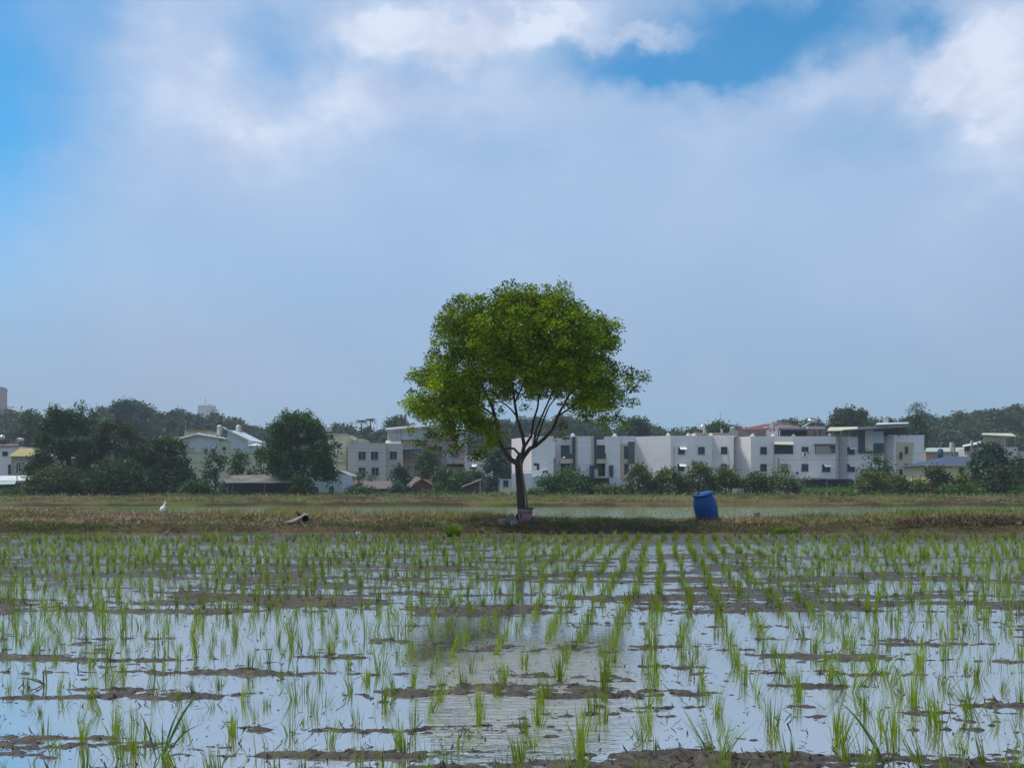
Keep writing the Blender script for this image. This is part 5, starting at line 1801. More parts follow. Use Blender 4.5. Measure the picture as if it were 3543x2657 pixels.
    part('wall', 'salmon', h, (1393, 1458, 1525, 1720, D - .6, 8))
    part('wall', 'mauve', h, (1458.3, 1606, 1484, 1720, D, 9))
    part('beam', 'mauve', h, (1476, 1550, 1524, 1545, D - 1.2, 1.2), (1458.3, 1478, 1546, 1606, D - 1.1, 1.1), (1530, 1545, 1545, 1612, D - 1.2, 1.2))
    part('recess', 'dark', h, (1480, 1530, 1546, 1560, D - .05, .06), (1545, 1600, 1606, 1616, D - .08, .08))
    part('cladding', 'paleblue', h, (1545.3, 1568, 1546, 1604, D - .7, .7), (1588, 1606, 1484, 1545, D - .5, .5))
    part('balcony', 'salmon', h, (1571, 1605, 1588, 1604, D - 1.3, 1.3), (1478, 1530, 1516, 1524, D - 1.4, 1.4))
    rail(h, 1571, 1605, 1577, 1588, D - 1.25, 'frame', 10)
    rail(h, 1478, 1530, 1506, 1516, D - 1.35, 'frame', 14)
    b = part('caged_balcony', 'darkpanel', h, (1394, 1454, 1552, 1578, D - 1.6, .9))
    rail(b, 1394, 1454, 1550, 1579, D - 1.75, 'greyroof', 20)
    slab(b, 'cage_roof', 'paleroof', [(1392, 1553, D - 2.1), (1425, 1551, D - 2.1), (1423, 1547, D - .6), (1392, 1548, D - .6)], .06)
    h = house('white_house', 'plain white house with a small window between the lone tree and the mauve apartments', 'house', 1655, 117)
    part('wall', 'white2', h, (1607, 1702, 1574, 1720, 117, 7))
    win(h, 1629, 1646, 1608, 1621, 117, 'glass', awn=True)
    win(h, 1696, 1701, 1616, 1626, 117, 'glass', mull=0)
    # blue-white cottage with arches
    D = 86
    h = house('cottage', 'small blue-white cottage with arched windows and a porthole', 'cottage', 1135, D)
    part('wall', 'bluewhite', h, (1080, 1184.5, 1643.5, 1735, D, 5))
    part('coping', 'whitepaint', h, (1079, 1185.5, 1641.5, 1643.5, D - .06, 5.1))
    arch_window(h, 1140, 1154, 1682, 1711, D, 'bluetank', 'frame')
    arch_window(h, 1087, 1100, 1684, 1711, D, 'bluetank', 'frame')
    c = Vector(W(1128.5, 1683, D))
    p = MB()
    p.lathe([(.17, 0), (.17, .05)], (c.x, c.y - .05, c.z), 18, (0, 1, 0))
    p.build('porthole', M['greyroof'], h)
    h = house('gabled_shed', 'grey-gabled outbuilding rising behind the arched cottage', 'shed', 1170, 95)
    polypart('wall', 'greyroof', h, [(1122, 1720), (1122, 1645), (1163, 1627), (1211, 1646), (1211, 1720)], 95, 6)
    slab(h, 'roof', 'cream', [(1118, 1646, 94.6), (1163, 1624, 94.6), (1163, 1622, 101), (1120, 1642, 101)], .1)
    slab(h, 'roof', 'rust', [(1163, 1624, 94.6), (1216, 1648, 94.6), (1213, 1643, 101), (1163, 1622, 101)], .1)
    # low tiled house
    D = 90
    h = house('tiled_house', 'low white house with a brown tiled roof beside the arched cottage', 'house', 1290, D)
    part('wall', 'bluewhite', h, (1217, 1360, 1689, 1735, D, 4.5))
    slab(h, 'roof', 'tile', [(1238, 1691, D - .5), (1366, 1690, D - .5), (1364, 1664, D + 3.2), (1246, 1664, D + 3.2)], .12)
    polypart('gable', 'tile', h, [(1217, 1690), (1234, 1672), (1244, 1668), (1240, 1690)], D + .3, 3)
    part('eave', 'greenroof', h, (1216, 1362, 1689.2, 1691.2, D - .58, .5))
    win(h, 1322, 1333, 1694, 1708, D, 'frame', mull=0)
    h = house('rusty_shed', 'rust-brown roofed shed between the cottage and the tiled house', 'shed', 1205, 92)
    slab(h, 'roof', 'rust', [(1184, 1690, 89), (1240, 1690, 89), (1238, 1661, 94), (1186, 1660, 94)], .08)
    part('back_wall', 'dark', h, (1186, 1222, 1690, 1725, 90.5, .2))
    part('post', 'wood', h, (1223, 1224.5, 1645, 1700, 88.5, .1))
    # brick outbuildings
    D = 90
    h = house('brick_house', 'red brick cottage with a curved gable between the trees', 'cottage', 1460, D)
    polypart('wall', 'brick', h, [(1424, 1725), (1424, 1684), (1432, 1671), (1446, 1661), (1458, 1657), (1470, 1661), (1484, 1669), (1496, 1679), (1496, 1725)], D, 6)
    slab(h, 'roof', 'tile', [(1420, 1685, D - .3), (1458, 1655, D - .3), (1440, 1647, D + 7), (1404, 1676, D + 7)], .1)
    slab(h, 'roof', 'tile', [(1458, 1655, D - .3), (1499, 1680, D - .3), (1480, 1671, D + 7), (1440, 1647, D + 7)], .1)
    win(h, 1430, 1452, 1696, 1712, D, 'dark', mull=0, fr='brownbrick')
    D = 87
    h = house('brick_shed', 'dark brown brick shed with a single sloping roof left of the lone tree', 'shed', 1640, D)
    polypart('wall', 'brownbrick', h, [(1601, 1735), (1601, 1684), (1668, 1660), (1679, 1668), (1679, 1735)], D, 5)
    slab(h, 'roof', 'wood', [(1597, 1685, D - .4), (1668, 1657.5, D - .4), (1666, 1655, D + 5), (1598, 1680, D + 5)], .1)
    # cream annex by the trunk
    D = 88
    h = house('annex', 'small cream and white annex just left of the lone tree trunk', 'outbuilding', 1750, D)
    part('wall', 'bluewhite', h, (1729, 1771, 1658.5, 1684, D, 4))
    part('lower_wall', 'cream', h, (1728.5, 1771.5, 1684, 1735, D - .03, 4.1))
    win(h, 1743, 1757, 1663, 1682, D, 'glass')
    part('coping', 'white2', h, (1728, 1772, 1656.8, 1658.5, D - .06, 4.1))
    t = thing('wall_screen', 'narrow white wall section directly behind the lone tree trunk', 'wall', (XM(1785, 93), 93, 0))
    part('wall', 'white', t, (1770.5, 1840, 1640, 1730, 93, .3))
    part('coping', 'whitepaint', t, (1770.2, 1840.4, 1638, 1640, 92.96, .4))


def arch_window(parent, px0, px1, py0, py1, D, mat, fr):
    c, r = (px0 + px1) / 2, (px1 - px0) / 2
    arc = [(c + r * math.cos(a), py0 + r - r * math.sin(a)) for a in np.linspace(0, math.pi, 9)]
    k = 2.2
    arc2 = [(c + (r + k) * math.cos(a), py0 + r - (r + k) * math.sin(a)) for a in np.linspace(0, math.pi, 9)]
    w = MB().polyp([(px1 + k, py1 + k)] + arc2 + [(px0 - k, py1 + k)], D - .05, .1).build('window', M[fr], parent)
    MB().polyp([(px1, py1)] + arc + [(px0, py1)], D - .09, .06).build('pane', M[mat], w)
    m = MB().boxp(c - .5, c + .5, py0, py1, D - .12, .03)
    m.boxp(px0, px1, (py0 + py1) / 2 - .5, (py0 + py1) / 2 + .5, D - .125, .03)
    m.build('glazing_bar', M[fr], w)


build_left_village()


def build_right_village():
    D = 98
    h = house('bungalow', 'cream bungalow with a slate-blue hipped roof right of the white rows', 'house', 3310, D)
    part('wall', 'cream', h, (3224, 3420, 1608, 1725, D, 7))
    a, b = W(3212, 1610, D - .6), W(3430, 1610, D - .6)
    e, f = W(3279, 1579, D + 3.2), W(3400, 1579, D + 3.2)
    mb = MB()
    mb.add([a, b, (b[0], D + 7.6, b[2]), (a[0], D + 7.6, a[2]), e, f], [(0, 1, 5, 4), (1, 2, 5), (2, 3, 4, 5), (3, 0, 4), (0, 3, 2, 1)])
    mb.build('roof', M['blueroof'], h)
    part('eave', 'cream', h, (3211, 3430, 1609.5, 1611.5, D - .66, .5))
    win(h, 3321, 3336, 1620, 1635, D, 'glass', mull=1)
    win(h, 3251, 3267, 1620, 1634, D, 'salmon', mull=1)
    win(h, 3372, 3388, 1620, 1635, D, 'glass', mull=1)
    D = 128
    h = house('long_shed', 'long low shed with a pale green metal roof behind the bungalow', 'shed', 3290, D)
    slab(h, 'roof', 'greenroof', [(3200, 1562, D), (3392, 1562, D), (3388, 1547, D + 10), (3205, 1549, D + 10)], .12)
    part('wall', 'salmon', h, (3203, 3250, 1562, 1640, D + .6, 8))
    part('wall', 'white2', h, (3250.3, 3390, 1562.5, 1640, D + .7, 8))
    part('chimney', 'greywall', h, (3291, 3297, 1530, 1562, D - .5, .5), (3362, 3367, 1524, 1562, D - .5, .4))
    D = 122
    h = house('canopy_house', 'white flat-roofed house with a cream canopy on posts over its roof terrace', 'house', 3455, D)
    part('wall', 'white2', h, (3392, 3521, 1547, 1720, D, 9))
    slab(h, 'canopy', 'canopy', [(3396, 1503, D - .3), (3518, 1509, D - .3), (3500, 1499, D + 8), (3400, 1498, D + 8)], .12)
    part('post', 'frame', h, (3404, 3406.5, 1504, 1547, D, .15), (3459, 3461.5, 1507, 1547, D, .15), (3513, 3515.5, 1509, 1547, D, .15), (3483, 3484.5, 1500, 1547, D + 7, .15))
    part('terrace_back', 'greywall', h, (3406, 3480, 1512, 1547, D + 7.5, .2))
    slab(h, 'lean_to_roof', 'paleroof', [(3330, 1545, D + 1), (3396, 1533, D + 1), (3397, 1525, D + 7), (3331, 1540, D + 7)], .1)
    part('lean_to_wall', 'navy', h, (3340, 3395, 1545, 1560, D + 3, .3))
    part('lean_to_post', 'dark', h, (3340, 3341.5, 1546, 1575, D + 1.2, .12))
    h = house('pink_house', 'pinkish white house corner cut by the right edge', 'house', 3560, 124)
    part('wall', 'white2', h, (3525, 3640, 1562, 1720, 124, 8))
    part('coping', 'salmon', h, (3524, 3641, 1559.5, 1562, 123.9, 8.2))
    for px, y0, y1, w, lab in ((3254, 1552, 1572, 18, 'larger dark blue tank on the pale green shed roof'), (3300, 1563, 1576, 13, 'smaller dark blue tank right of the larger one on the shed roof')):
        x, y, z = W(px, y1, 122)
        R = w / 2 * 122 / FPX
        hh = (y1 - y0) * 122 / FPX
        o = MB().lathe([(R * .95, -1.0), (R, .1), (R, hh * .8), (R * .6, hh * .95), (R * .3, hh)], (x, y, z), 16).build('blue_tank', M['bluetank'], None, True)
        tag(o, lab, 'water tank')


build_right_village()


def build_shed():
    D = 78
    t = house('open_shed', 'old open farm shed with a sagging corrugated roof on leaning posts', 'shed', 900, D)
    # corrugated sheet: waves run down the slope
    n = 150
    top = [(768, 1651), (790, 1647), (850, 1644), (905, 1642), (962, 1641), (1000, 1648), (1032, 1660)]
    bot = [(781, 1670), (830, 1669.5), (880, 1669.5), (930, 1670), (980, 1669), (1010, 1669.5), (1033, 1671)]
    V, F = [], []
    for i in range(n + 1):
        s = i / n
        a = np.interp(s, np.linspace(0, 1, 7), [p[0] for p in top]), np.interp(s, np.linspace(0, 1, 7), [p[1] for p in top])
        b = np.interp(s, np.linspace(0, 1, 7), [p[0] for p in bot]), np.interp(s, np.linspace(0, 1, 7), [p[1] for p in bot])
        wv = .045 * math.cos(i / n * 2 * math.pi * 37)
        A, B = Vector(W(a[0], a[1], D + 2.2)), Vector(W(b[0], b[1], D - .6))
        for q in (0, .5, 1):
            p = A.lerp(B, q) + Vector((0, -wv * .6, wv + (0.02 * math.sin(s * 9) if q == .5 else 0)))
            V.append(p)
    for i in range(n):
        for q in (0, 1):
            F.append((3 * i + q, 3 * i + q + 1, 3 * i + q + 4, 3 * i + q + 3))
    mb = MB()
    mb.add(V, F)
    r = mb.build('roof', M['corrug'], t)
    so = r.modifiers.new('thick', 'SOLIDIFY')
    so.thickness = .02
    slab(r, 'ridge_sheet', 'rust', [(768, 1652, D + 2.1), (845, 1646, D + 2.0), (845, 1641, D + 2.6), (770, 1645, D + 2.6)], .05)
    slab(r, 'ridge_sheet', 'rust', [(905, 1645, D + 2.0), (968, 1645, D + 2.0), (966, 1638, D + 2.6), (905, 1640, D + 2.6)], .05)
    for (a, b) in (((806, 1670), (797, 1724)), ((918, 1670), (911, 1724)), ((1027, 1672), (1022, 1724)), ((790, 1672), (788, 1724))):
        p0, p1 = W(*a, D - .2), W(*b, D - .1)
        MB().tube([p1, ((p0[0] + p1[0]) / 2 + .03, D - .15, (p0[2] + p1[2]) / 2), p0], [.085, .075, .07], 8).build('post', M['wood'], t)
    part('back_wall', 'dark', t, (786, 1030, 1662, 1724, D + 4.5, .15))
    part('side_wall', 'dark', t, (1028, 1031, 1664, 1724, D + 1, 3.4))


build_shed()


def build_poles():
    def pole(px, y0, y1, D, r, label, name='utility_pole', cat='pole'):
        x, y, z1 = W(px, y0, D)
        t = thing(name, label, cat, (x, y, -.2))
        MB().tube([(x, y, -.3), (x, y, z1)], [r, r * .8], 8).build('pole', M['concrete'], t)
        return t, x, y, z1
    t, x, y, z = pole(1918, 1583, 1718, 90, .12, 'grey utility pole with a curved lamp arm before the first balcony bay')
    MB().tube([W(1921, 1640, 89.8), W(1928, 1606, 89.8), W(1934, 1592, 89.8), W(1943, 1586, 89.8), W(1952, 1584, 89.8)], [.04, .035, .03, .03, .03], 6).build('lamp_arm', M['frame'], t)
    MB().tube([W(1948, 1584.5, 89.8), W(1955, 1582, 89.8)], [.07, .09], 8).build('lamp_head', M['whitepaint'], t)
    t2, x2, y2, z2 = pole(2693, 1585, 1718, 90, .13, 'grey utility pole behind the yellow-tipped sapling')
    pole(1662, 1655, 1718, 84, .07, 'thin grey pole standing in front of the brown brick shed')
    pole(3302, 1531, 1700, 105, .14, 'concrete pole rising above the blue hipped roof')
    pole(3363, 1526, 1700, 105, .14, 'concrete pole at the right end of the blue hipped roof')
    t3, x3, y3, z3 = pole(3057, 1600, 1700, 92, .06, 'thin slanting-arm pole beside the beige tapered panel')
    MB().tube([W(3057, 1622, 92), W(3086, 1604, 92)], .04, 6).build('arm', M['frame'], t3)

    def wire(A, B, sag, label):
        A, B = Vector(A), Vector(B)
        pts = [A.lerp(B, s) - Vector((0, 0, sag * 4 * s * (1 - s))) for s in np.linspace(0, 1, 12)]
        o = MB().tube(pts, .014, 5).build('power_line', M['dark'], None)
        tag(o, label, 'cable')
    wire(W(1812, 1632, 88), (x, y, z - .3), .25, 'thin cable slung between the lone tree side and the lamp pole')
    wire((x2, y2, z2 - .4), W(2545, 1626, 100), .2, 'thin cable from the pole behind the sapling to the long white wall')
    wire((x2, y2, z2 - .2), W(3198, 1567, 100), .35, 'thin cable across the white houses from the sapling pole to the right end')
    t4, x4, y4, z4 = (None, 0, 0, 0)
    for k, (py, lab) in enumerate(((1551, 'upper'), (1563, 'second'), (1610, 'third'), (1634, 'lowest'))):
        wire(W(1160, py - 4, 104), W(1440, py + 3, 104), .15, lab + ' of four thin cables crossing the front of the grey tiled house')
    for px, y0, y1, D, lab in ((2493, 1426, 1500, 128, 'tall thin antenna mast above the tan rooftop wall'), (2553, 1457, 1490, 128, 'short thin antenna left of the red metal roof'), (3255, 1515, 1560, 124, 'spidery television aerial over the pale green shed roof'), (3440, 1484, 1502, 125, 'short aerial on top of the cream roof-terrace canopy')):
        a, b = W(px, y1, D), W(px, y0, D)
        t = thing('antenna', lab, 'antenna', a)
        MB().tube([a, b], [.045, .025], 6).build('mast', M['frame'], t)
        MB().tube([(b[0] - .35, b[1], b[2] - .15), (b[0] + .35, b[1], b[2] - .15)], .02, 5).build('crossbar', M['frame'], t)


build_poles()


# ------------------------------------------------------------------ things on the bund
def gz(px, D):
    return float(ground_z(np.array([XM(px, D)]), np.array([D]))[0])


def build_drum():
    D = 20.6
    S = D / FPX
    base = Vector(W(2452, 1796, D))
    base.z = gz(2452, D) - .03
    top = Vector(W(2436, 1702, D + .0))
    ax = (top - base)
    top = base + ax
    h = ax.length
    ax = (ax + Vector((0, -.02, 0))).normalized()
    # lean to the left and a touch towards the viewer
    ax = Vector((-math.sin(math.radians(13)), -.10, math.cos(math.radians(13)))).normalized()
    t = thing('blue_drum', 'blue plastic drum leaning left and half sunk in the bund', 'drum', base)
    R = 39.5 * S
    prof = [(R * .80, -.05), (R * .88, .02), (R * .97, h * .22), (R * 1.02, h * .45), (R * 1.0, h * .62), (R * .93, h * .78), (R * .84, h * .88), (R * .80, h * .915)]
    MB().lathe(prof, base, 40, ax).build('drum_body', M['bluedrum'], t, True)
    r = MB()
    r.lathe([(R * .80, h * .905), (R * .885, h * .91), (R * .905, h * .93), (R * .905, h * .955), (R * .88, h * .97), (R * .84, h * .972), (R * .83, h * .985), (R * .80, h * .99)], base, 40, ax)
    rm = r.build('rim', M['bluedrum'], t, True)
    l = MB()
    l.lathe([(R * .79, h * .975), (R * .78, h * .945), (R * .70, h * .94), (R * .02, h * .945)], base, 40, ax)
    l.build('lid', M['bluedrum'], t, True)
    for s in (-1, 1):
        q = base + ax * (h * .95) + Vector((s * R * .4, -.02, 0))
        MB().lathe([(.035, 0), (.035, .03), (.02, .035)], q, 14, ax).build('bung', M['navy'], t, True)


build_drum()


def build_bucket():
    D = 20.1
    S = D / FPX
    x, y, _ = W(1818, 1818, D)
    z = gz(1818, D) - .02
    zt = ZM(1756, D)
    h = zt - z
    t = thing('pink_bucket', 'faded pink plastic bucket with a dark rim at the foot of the lone tree', 'bucket', (x, y, z))
    R = 25.5 * S
    MB().lathe([(R * .86, 0), (R * .93, h * .5), (R * .97, h * .78), (R * 1.03, h * .79), (R * 1.03, h * .81), (R * .98, h * .82), (R * .985, h * .86), (R * 1.045, h * .87), (R * 1.045, h * .89), (R * 1.0, h * .90), (R * 1.01, h * .94)], (x, y, z), 36).build('bucket_body', M['pink'], t, True)
    r = MB().lathe([(R * 1.0, h * .93), (R * 1.08, h * .935), (R * 1.09, h * .97), (R * 1.06, h * 1.0), (R * .98, h * 1.0), (R * .95, h * .97)], (x, y, z), 36).build('rim', M['soilfill'], t, True)
    MB().lathe([(R * .96, h * .94), (R * .5, h * .97), (R * .02, h * .975)], (x, y, z), 24).build('soil', M['soilfill'], t, True)
    # black painted strokes on the left of the front, bent to the wall of the bucket
    mk = MB()

    def stroke(p, q, w):
        for i in range(5):
            s0, s1 = i / 5, (i + 1) / 5
            quad = []
            for (s, o) in ((s0, -1), (s1, -1), (s1, 1), (s0, 1)):
                px = p[0] + (q[0] - p[0]) * s
                py = p[1] + (q[1] - p[1]) * s
                d = Vector((q[0] - p[0], q[1] - p[1])).normalized()
                px, py = px - d.y * w * o, py + d.x * w * o
                zz = ZM(py, D)
                rr = R * (.86 + .11 * (zz - z) / (h * .78)) + .003
                dx = min(max((px - 1818) * S, -rr * .98), rr * .98)
                quad.append((x + dx, y - math.sqrt(rr * rr - dx * dx), zz))
            mk.add(quad, [(0, 1, 2, 3)])
    for p, q, w in (((1798, 1780), (1806, 1780), 1.3), ((1799, 1778), (1799, 1783), 1.2), ((1803, 1778), (1804, 1784), 1.0), ((1798, 1784), (1806, 1783), .9), ((1800, 1787), (1802, 1791), 1.2), ((1799, 1790), (1806, 1790), 1.0), ((1803, 1786), (1805, 1793), 1.1)):
        stroke(p, q, w)
    mk.build('painted_mark', M['blackmark'], t)


build_bucket()


def build_stake():
    D = 20.35
    a, b = W(1833, 1768, D), W(1801, 1590, D - .05)
    a = (a[0], a[1], gz(1833, D) - .05)
    o = MB().tube([a, ((a[0] + b[0]) / 2 + .01, D - .03, (a[2] + b[2]) / 2), b], [.024, .021, .018], 8).build('stake', M['wood'], None, True)
    tag(o, 'thin grey wooden stake propped against the lone tree trunk', 'stake')


build_stake()


def ribbed_sheet(px, py, D, w, h, rot, tilt, label, ribs=8):
    """small weathered corrugated sheet that leans on the heap"""
    t = Vector(W(px, py, D))
    mb = MB()
    n = ribs * 6
    ca, sa = math.cos(rot), math.sin(rot)
    V = []
    for i in range(n + 1):
        u = (i / n - .5) * w
        wv = .012 * math.cos(i / n * ribs * 2 * math.pi)
        for q in (-.5, 0, .5):
            a, b = u, q * h
            X, Zz = a * ca - b * sa, a * sa + b * ca
            V.append(t + Vector((X, Zz * math.sin(tilt) + wv * math.cos(tilt), Zz * math.cos(tilt) - wv * math.sin(tilt))))
    F = []
    for i in range(n):
        for q in (0, 1):
            F.append((3 * i + q, 3 * i + q + 1, 3 * i + q + 4, 3 * i + q + 3))
    mb.add(V, F)
    o = mb.build('corrugated_sheet', M['corrug'], None)
    so = o.modifiers.new('thick', 'SOLIDIFY')
    so.thickness = .012
    tag(o, label, 'roof sheet')


ribbed_sheet(1762, 1800, 20.35, .33, .22, math.radians(38), .55, 'weathered ribbed roof sheet lying askew left of the pink bucket', 8)
ribbed_sheet(1780, 1809, 20.05, .17, .13, math.radians(8), .45, 'small plain grey sheet leaning on the left side of the pink bucket', 3)


def block(px0, px1, py0, py1, D, dep, label, name, cat, mat, rot=0.0):
    x, y, z0 = W((px0 + px1) / 2, py1, D)
    z0 = min(z0, gz((px0 + px1) / 2, D) + .02) - .03
    hw, hh = (px1 - px0) / 2 * D / FPX, ZM(py0, D) - z0
    mb = MB()
    c, s = math.cos(rot), math.sin(rot)
    rng = random.Random(px0)
    lay = []
    for k, f in ((0, 1), (.35, 1.03), (.75, .98), (1, .9)):
        ring = []
        for a, b in ((-1, -1), (0, -1.04), (1, -1), (1.03, 0), (1, 1), (0, 1.03), (-1, 1), (-1.04, 0)):
            ux, uy = a * hw * f * rng.uniform(.94, 1.06), b * dep * f
            ring.append((x + ux * c - uy * s, y + dep + ux * s + uy * c, z0 + hh * k * rng.uniform(.97, 1.03)))
        lay.append(ring)
    v = [p for r in lay for p in r]
    f = [(i * 8 + k, i * 8 + (k + 1) % 8, (i + 1) * 8 + (k + 1) % 8, (i + 1) * 8 + k) for i in range(3) for k in range(8)]
    f += [tuple(range(8))[::-1], tuple(range(24, 32))]
    mb.add(v, f)
    o = mb.build(name, M[mat], None)
    return tag(o, label, cat)


block(1843, 1857, 1787, 1812, 20.3, .09, 'grey concrete block half hidden behind the right side of the pink bucket', 'concrete_block', 'block', 'concrete', .2)
block(1728, 1748, 1795, 1813, 20.2, .07, 'dull pinkish broken tile at the left end of the sheet heap', 'broken_tile', 'tile', 'pink', .5)
block(1787, 1797, 1778, 1802, 20.45, .05, 'black plastic lump wedged between the roof sheet and the pink bucket', 'plastic_lump', 'rubbish', 'blackmark', .3)
block(2607, 2630, 1772, 1792, 22.4, .08, 'grey-brown stone standing in the grass right of the blue drum', 'standing_stone', 'stone', 'concrete', .2)
block(1905, 1922, 1797, 1804, 20.9, .05, 'pale pinkish scrap lying in the dry grass right of the bucket', 'scrap', 'rubbish', 'white2', .2)
block(1231, 1246, 1840, 1849, 18.3, .04, 'crumpled white bag on the mud below the bund', 'white_bag', 'rubbish', 'tanklid', .4)
block(1471, 1485, 1715, 1723, 74, .15, 'small white sack lying at the field edge before the brick house', 'white_sack', 'rubbish', 'whitepaint', .2)
block(1592, 1602, 1714, 1721, 75, .15, 'small blue can at the field edge below the brick shed', 'blue_can', 'rubbish', 'bluetank', .2)
block(1295, 1314, 1708, 1722, 80, .3, 'grey-green bin in the weeds before the low tiled house', 'bin', 'bin', 'greenroof', .1)
block(2546, 2572, 1690, 1704, 78, .5, 'pale heap of rubble between two bushes behind the blue drum', 'rubble_heap', 'rubble', 'concrete', .2)


def build_clod():
    rng = np.random.default_rng(4)
    D = 18.75
    x = XM(1662, D)
    z = gz(1662, D)
    n = 260
    a, e = rng.uniform(0, 6.28, n), rng.uniform(0, 1.4, n)
    P = np.stack([np.cos(a) * np.cos(e) * .075, np.sin(a) * np.cos(e) * .075, np.sin(e) * .12], 1) * rng.uniform(.3, 1, (n, 1))
    v, f, c = blades(P + 0, a, rng.uniform(.6, 2.2, n), rng.uniform(0, 1, n), rng.uniform(.05, .16, n), np.full(n, .010), np.tile([.10, .07, .05], (n, 1)), np.tile([.30, .23, .15], (n, 1)) * rng.uniform(.5, 1.2, (n, 1)), rng)
    o = link('stubble_clod', npmesh('stubble_clod', v, f, c), M['litter'])
    o.location = (x, D, z)
    tag(o, 'uprooted brown stubble clod with trailing straw at the bund foot left of the bucket', 'clod')


build_clod()


def build_pipe():
    """broken concrete pipe: short hollow ring on the right, one torn wall trailing off to a point on the left"""
    D = 20.1
    S = D / FPX
    c = Vector(W(1056, 1794, D))
    R = 13.5 * S
    ax = Vector((-.22, 1, .10)).normalized()
    mb = MB()
    seg = 28
    u = Vector((1, .22, 0)).normalized()
    w = Vector((0, 0, 1))
    V, F = [], []
    for (r, y) in ((R, .36), (R, 0), (R * .86, 0), (R * .84, .34), (.001, .34)):
        for k in range(seg):
            t = 2 * math.pi * k / seg
            V.append(c + ax * y + u * (r * 1.02 * math.cos(t)) + w * (r * .95 * math.sin(t)))
    for q in range(4):
        for k in range(seg):
            k2 = (k + 1) % seg
            F.append((q * seg + k, q * seg + k2, (q + 1) * seg + k2, (q + 1) * seg + k))
    mb.add(V, F)
    for z in range(2 * seg, 4 * seg):
        mb.mi[z] = 1
    # torn wall: near edge and far edge, thick shell
    near = [(984, 1807.5), (998, 1807.5), (1012, 1807), (1024, 1802), (1034, 1795), (1042, 1789), (1050, 1784)]
    far = [(984, 1806), (996, 1801.5), (1009, 1797), (1022, 1791.5), (1034, 1786.5), (1044, 1783), (1054, 1780.5)]
    up = []
    for i, ((a, b), (p, q)) in enumerate(zip(near, far)):
        A, B = Vector(W(a, b, D - .02)), Vector(W(p, q, D + .16))
        Mi = (A + B) / 2 + Vector((-.01, -.02, .012))
        up += [A, Mi, B]
    lo = [p + Vector((.006, .012, -.022)) for p in up]
    n = len(near)
    F = []
    for i in range(n - 1):
        for q in (0, 1):
            F.append((3 * i + q, 3 * i + q + 1, 3 * i + q + 4, 3 * i + q + 3))
            F.append(tuple(3 * n + z for z in (3 * i + q, 3 * i + q + 3, 3 * i + q + 4, 3 * i + q + 1)))
        F.append((3 * i, 3 * i + 3, 3 * n + 3 * i + 3, 3 * n + 3 * i))
        F.append((3 * i + 2, 3 * n + 3 * i + 2, 3 * n + 3 * i + 5, 3 * i + 5))
    mb.add(up + lo, F)
    o = mb.build('concrete_pipe', [M['concrete'], M['mouth']], None, True)
    tag(o, 'broken grey concrete pipe tilted on the bund with its dark mouth to the right', 'pipe')
    return c + Vector((0, 0, R))


PIPE_TOP = build_pipe()


def bird(name, label, cat, spine, rad, mat, legs, beak=None, beakmat=None):
    """one continuous body lofted along tail, back, neck and head, with its thin legs"""
    base = Vector(legs[0][1]) if legs else Vector(spine[0])
    t = thing(name, label, cat, base)
    mb = MB()
    mb.tube(spine, rad, 12)
    for a, b in legs:
        m = (Vector(a) + Vector(b)) / 2 + Vector((.012, 0, 0))
        mb.tube([a, m, b], [.006, .005, .005], 5)
        for ang in (-.6, 0, .6):
            mb.tube([b, Vector(b) + Vector((.03 * math.cos(ang), .03 * math.sin(ang), -.002))], [.004, .002], 4)
    o = mb.build('body', mat, t, True)
    s = o.modifiers.new('sub', 'SUBSURF')
    s.levels = s.render_levels = 1
    if beak:
        MB().tube(beak, [.011, .007, .001], 8).build('beak', beakmat, t, True)
    return t


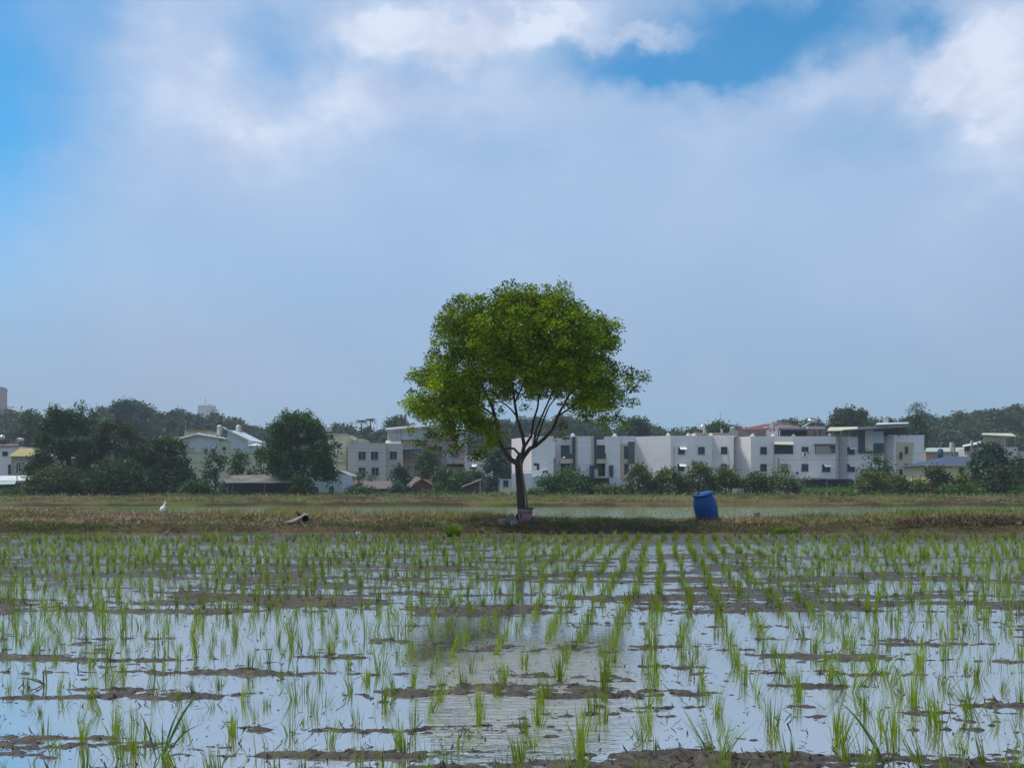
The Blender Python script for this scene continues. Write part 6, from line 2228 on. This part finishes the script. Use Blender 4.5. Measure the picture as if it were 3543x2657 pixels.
def build_birds():
    D = 21.4
    q = lambda px, py: W(px, py, D)
    S = D / FPX
    g = gz(563, D)
    sp = [q(556, 1779), q(557, 1772), q(559, 1763), q(563, 1754), q(567, 1750), q(570, 1746.5), q(570.5, 1743.5), q(572, 1741)]
    rd = [3 * S, 8.0 * S, 10.5 * S, 9 * S, 5.6 * S, 3.3 * S, 3.0 * S, 3.5 * S]
    sp = [q(553.5, 1761), q(556, 1764), q(560, 1764.5), q(564.5, 1758), q(568, 1752.5), q(570, 1746), q(570.3, 1740.5), q(571.5, 1737), q(573.4, 1736.2)]
    rd = [1.5 * S, 7 * S, 10.5 * S, 9.5 * S, 5.6 * S, 3.4 * S, 3.0 * S, 3.6 * S, 2.4 * S]
    bird('egret', 'white egret with a raised neck standing behind the brown mound on the left', 'egret', sp, rd, M['egret'],
         [(q(561, 1772), (q(561, 1772)[0], D, g)), (q(565, 1771), (q(565, 1771)[0], D + .05, g))], [q(573.8, 1736.6), q(577, 1738.4), q(580, 1740.2)], M['buff'])
    D2 = 18.35
    q2 = lambda px, py: W(px, py, D2)
    S2 = D2 / FPX
    g2 = max(gz(580, D2), 0)
    bird('brown_bird', 'small brown mottled bird standing in the shallows at the bund foot on the left', 'bird',
         [q2(567, 1850.5), q2(572, 1847), q2(578, 1843.5), q2(582.5, 1839.5), q2(585, 1836), q2(587, 1834.5)], [1.2 * S2, 4.5 * S2, 7 * S2, 6.2 * S2, 4.8 * S2, 3.6 * S2], M['brownbird'],
         [(q2(577, 1848), (q2(577, 1848)[0], D2, g2 - .02)), (q2(581, 1848), (q2(581, 1848)[0], D2, g2 - .02))], [q2(587.5, 1835.5), q2(589, 1836.6), q2(590.5, 1837.6)], M['blackmark'])
    c = PIPE_TOP
    D3 = 20.2
    bx, bz = XM(1033, D3), ZM(1784, D3)
    r = D3 / FPX
    p = lambda dx, dz: (bx + dx * r, D3, bz + dz * r)
    bird('dark_bird', 'small dark bird perched upright on top of the broken pipe', 'bird',
         [p(6, 1), p(3, 4), p(-1, 7), p(-4, 11), p(-6, 14.5), p(-7, 16.5)], [1 * r, 3.2 * r, 4.3 * r, 3.4 * r, 2.4 * r, 2.2 * r], M['blackbird'],
         [(p(-1, 4), p(-1, -3)), (p(2, 3), p(2, -3))], [p(-8.5, 16.8), p(-10, 16.6), p(-11.5, 16.2)], M['buff'])


build_birds()


# ------------------------------------------------------------------ the air between here and the far wood
def build_haze():
    mb = MB()
    mb.box(-700, 700, -40, 640, -3.2, 75)
    m, g = new_mat('haze_air')
    v = g.n('ShaderNodeVolumePrincipled')
    v.inputs['Color'].default_value = (.80, .88, 1.0, 1)
    v.inputs['Density'].default_value = HAZE
    v.inputs['Anisotropy'].default_value = .2
    o = g.n('ShaderNodeOutputMaterial')
    g.put(o.inputs['Volume'], v.outputs[0])
    ob = mb.build('haze', m, None)
    tag(ob, 'thin blue summer haze', 'haze', kind='stuff')


HAZE = 0.0006
build_haze()
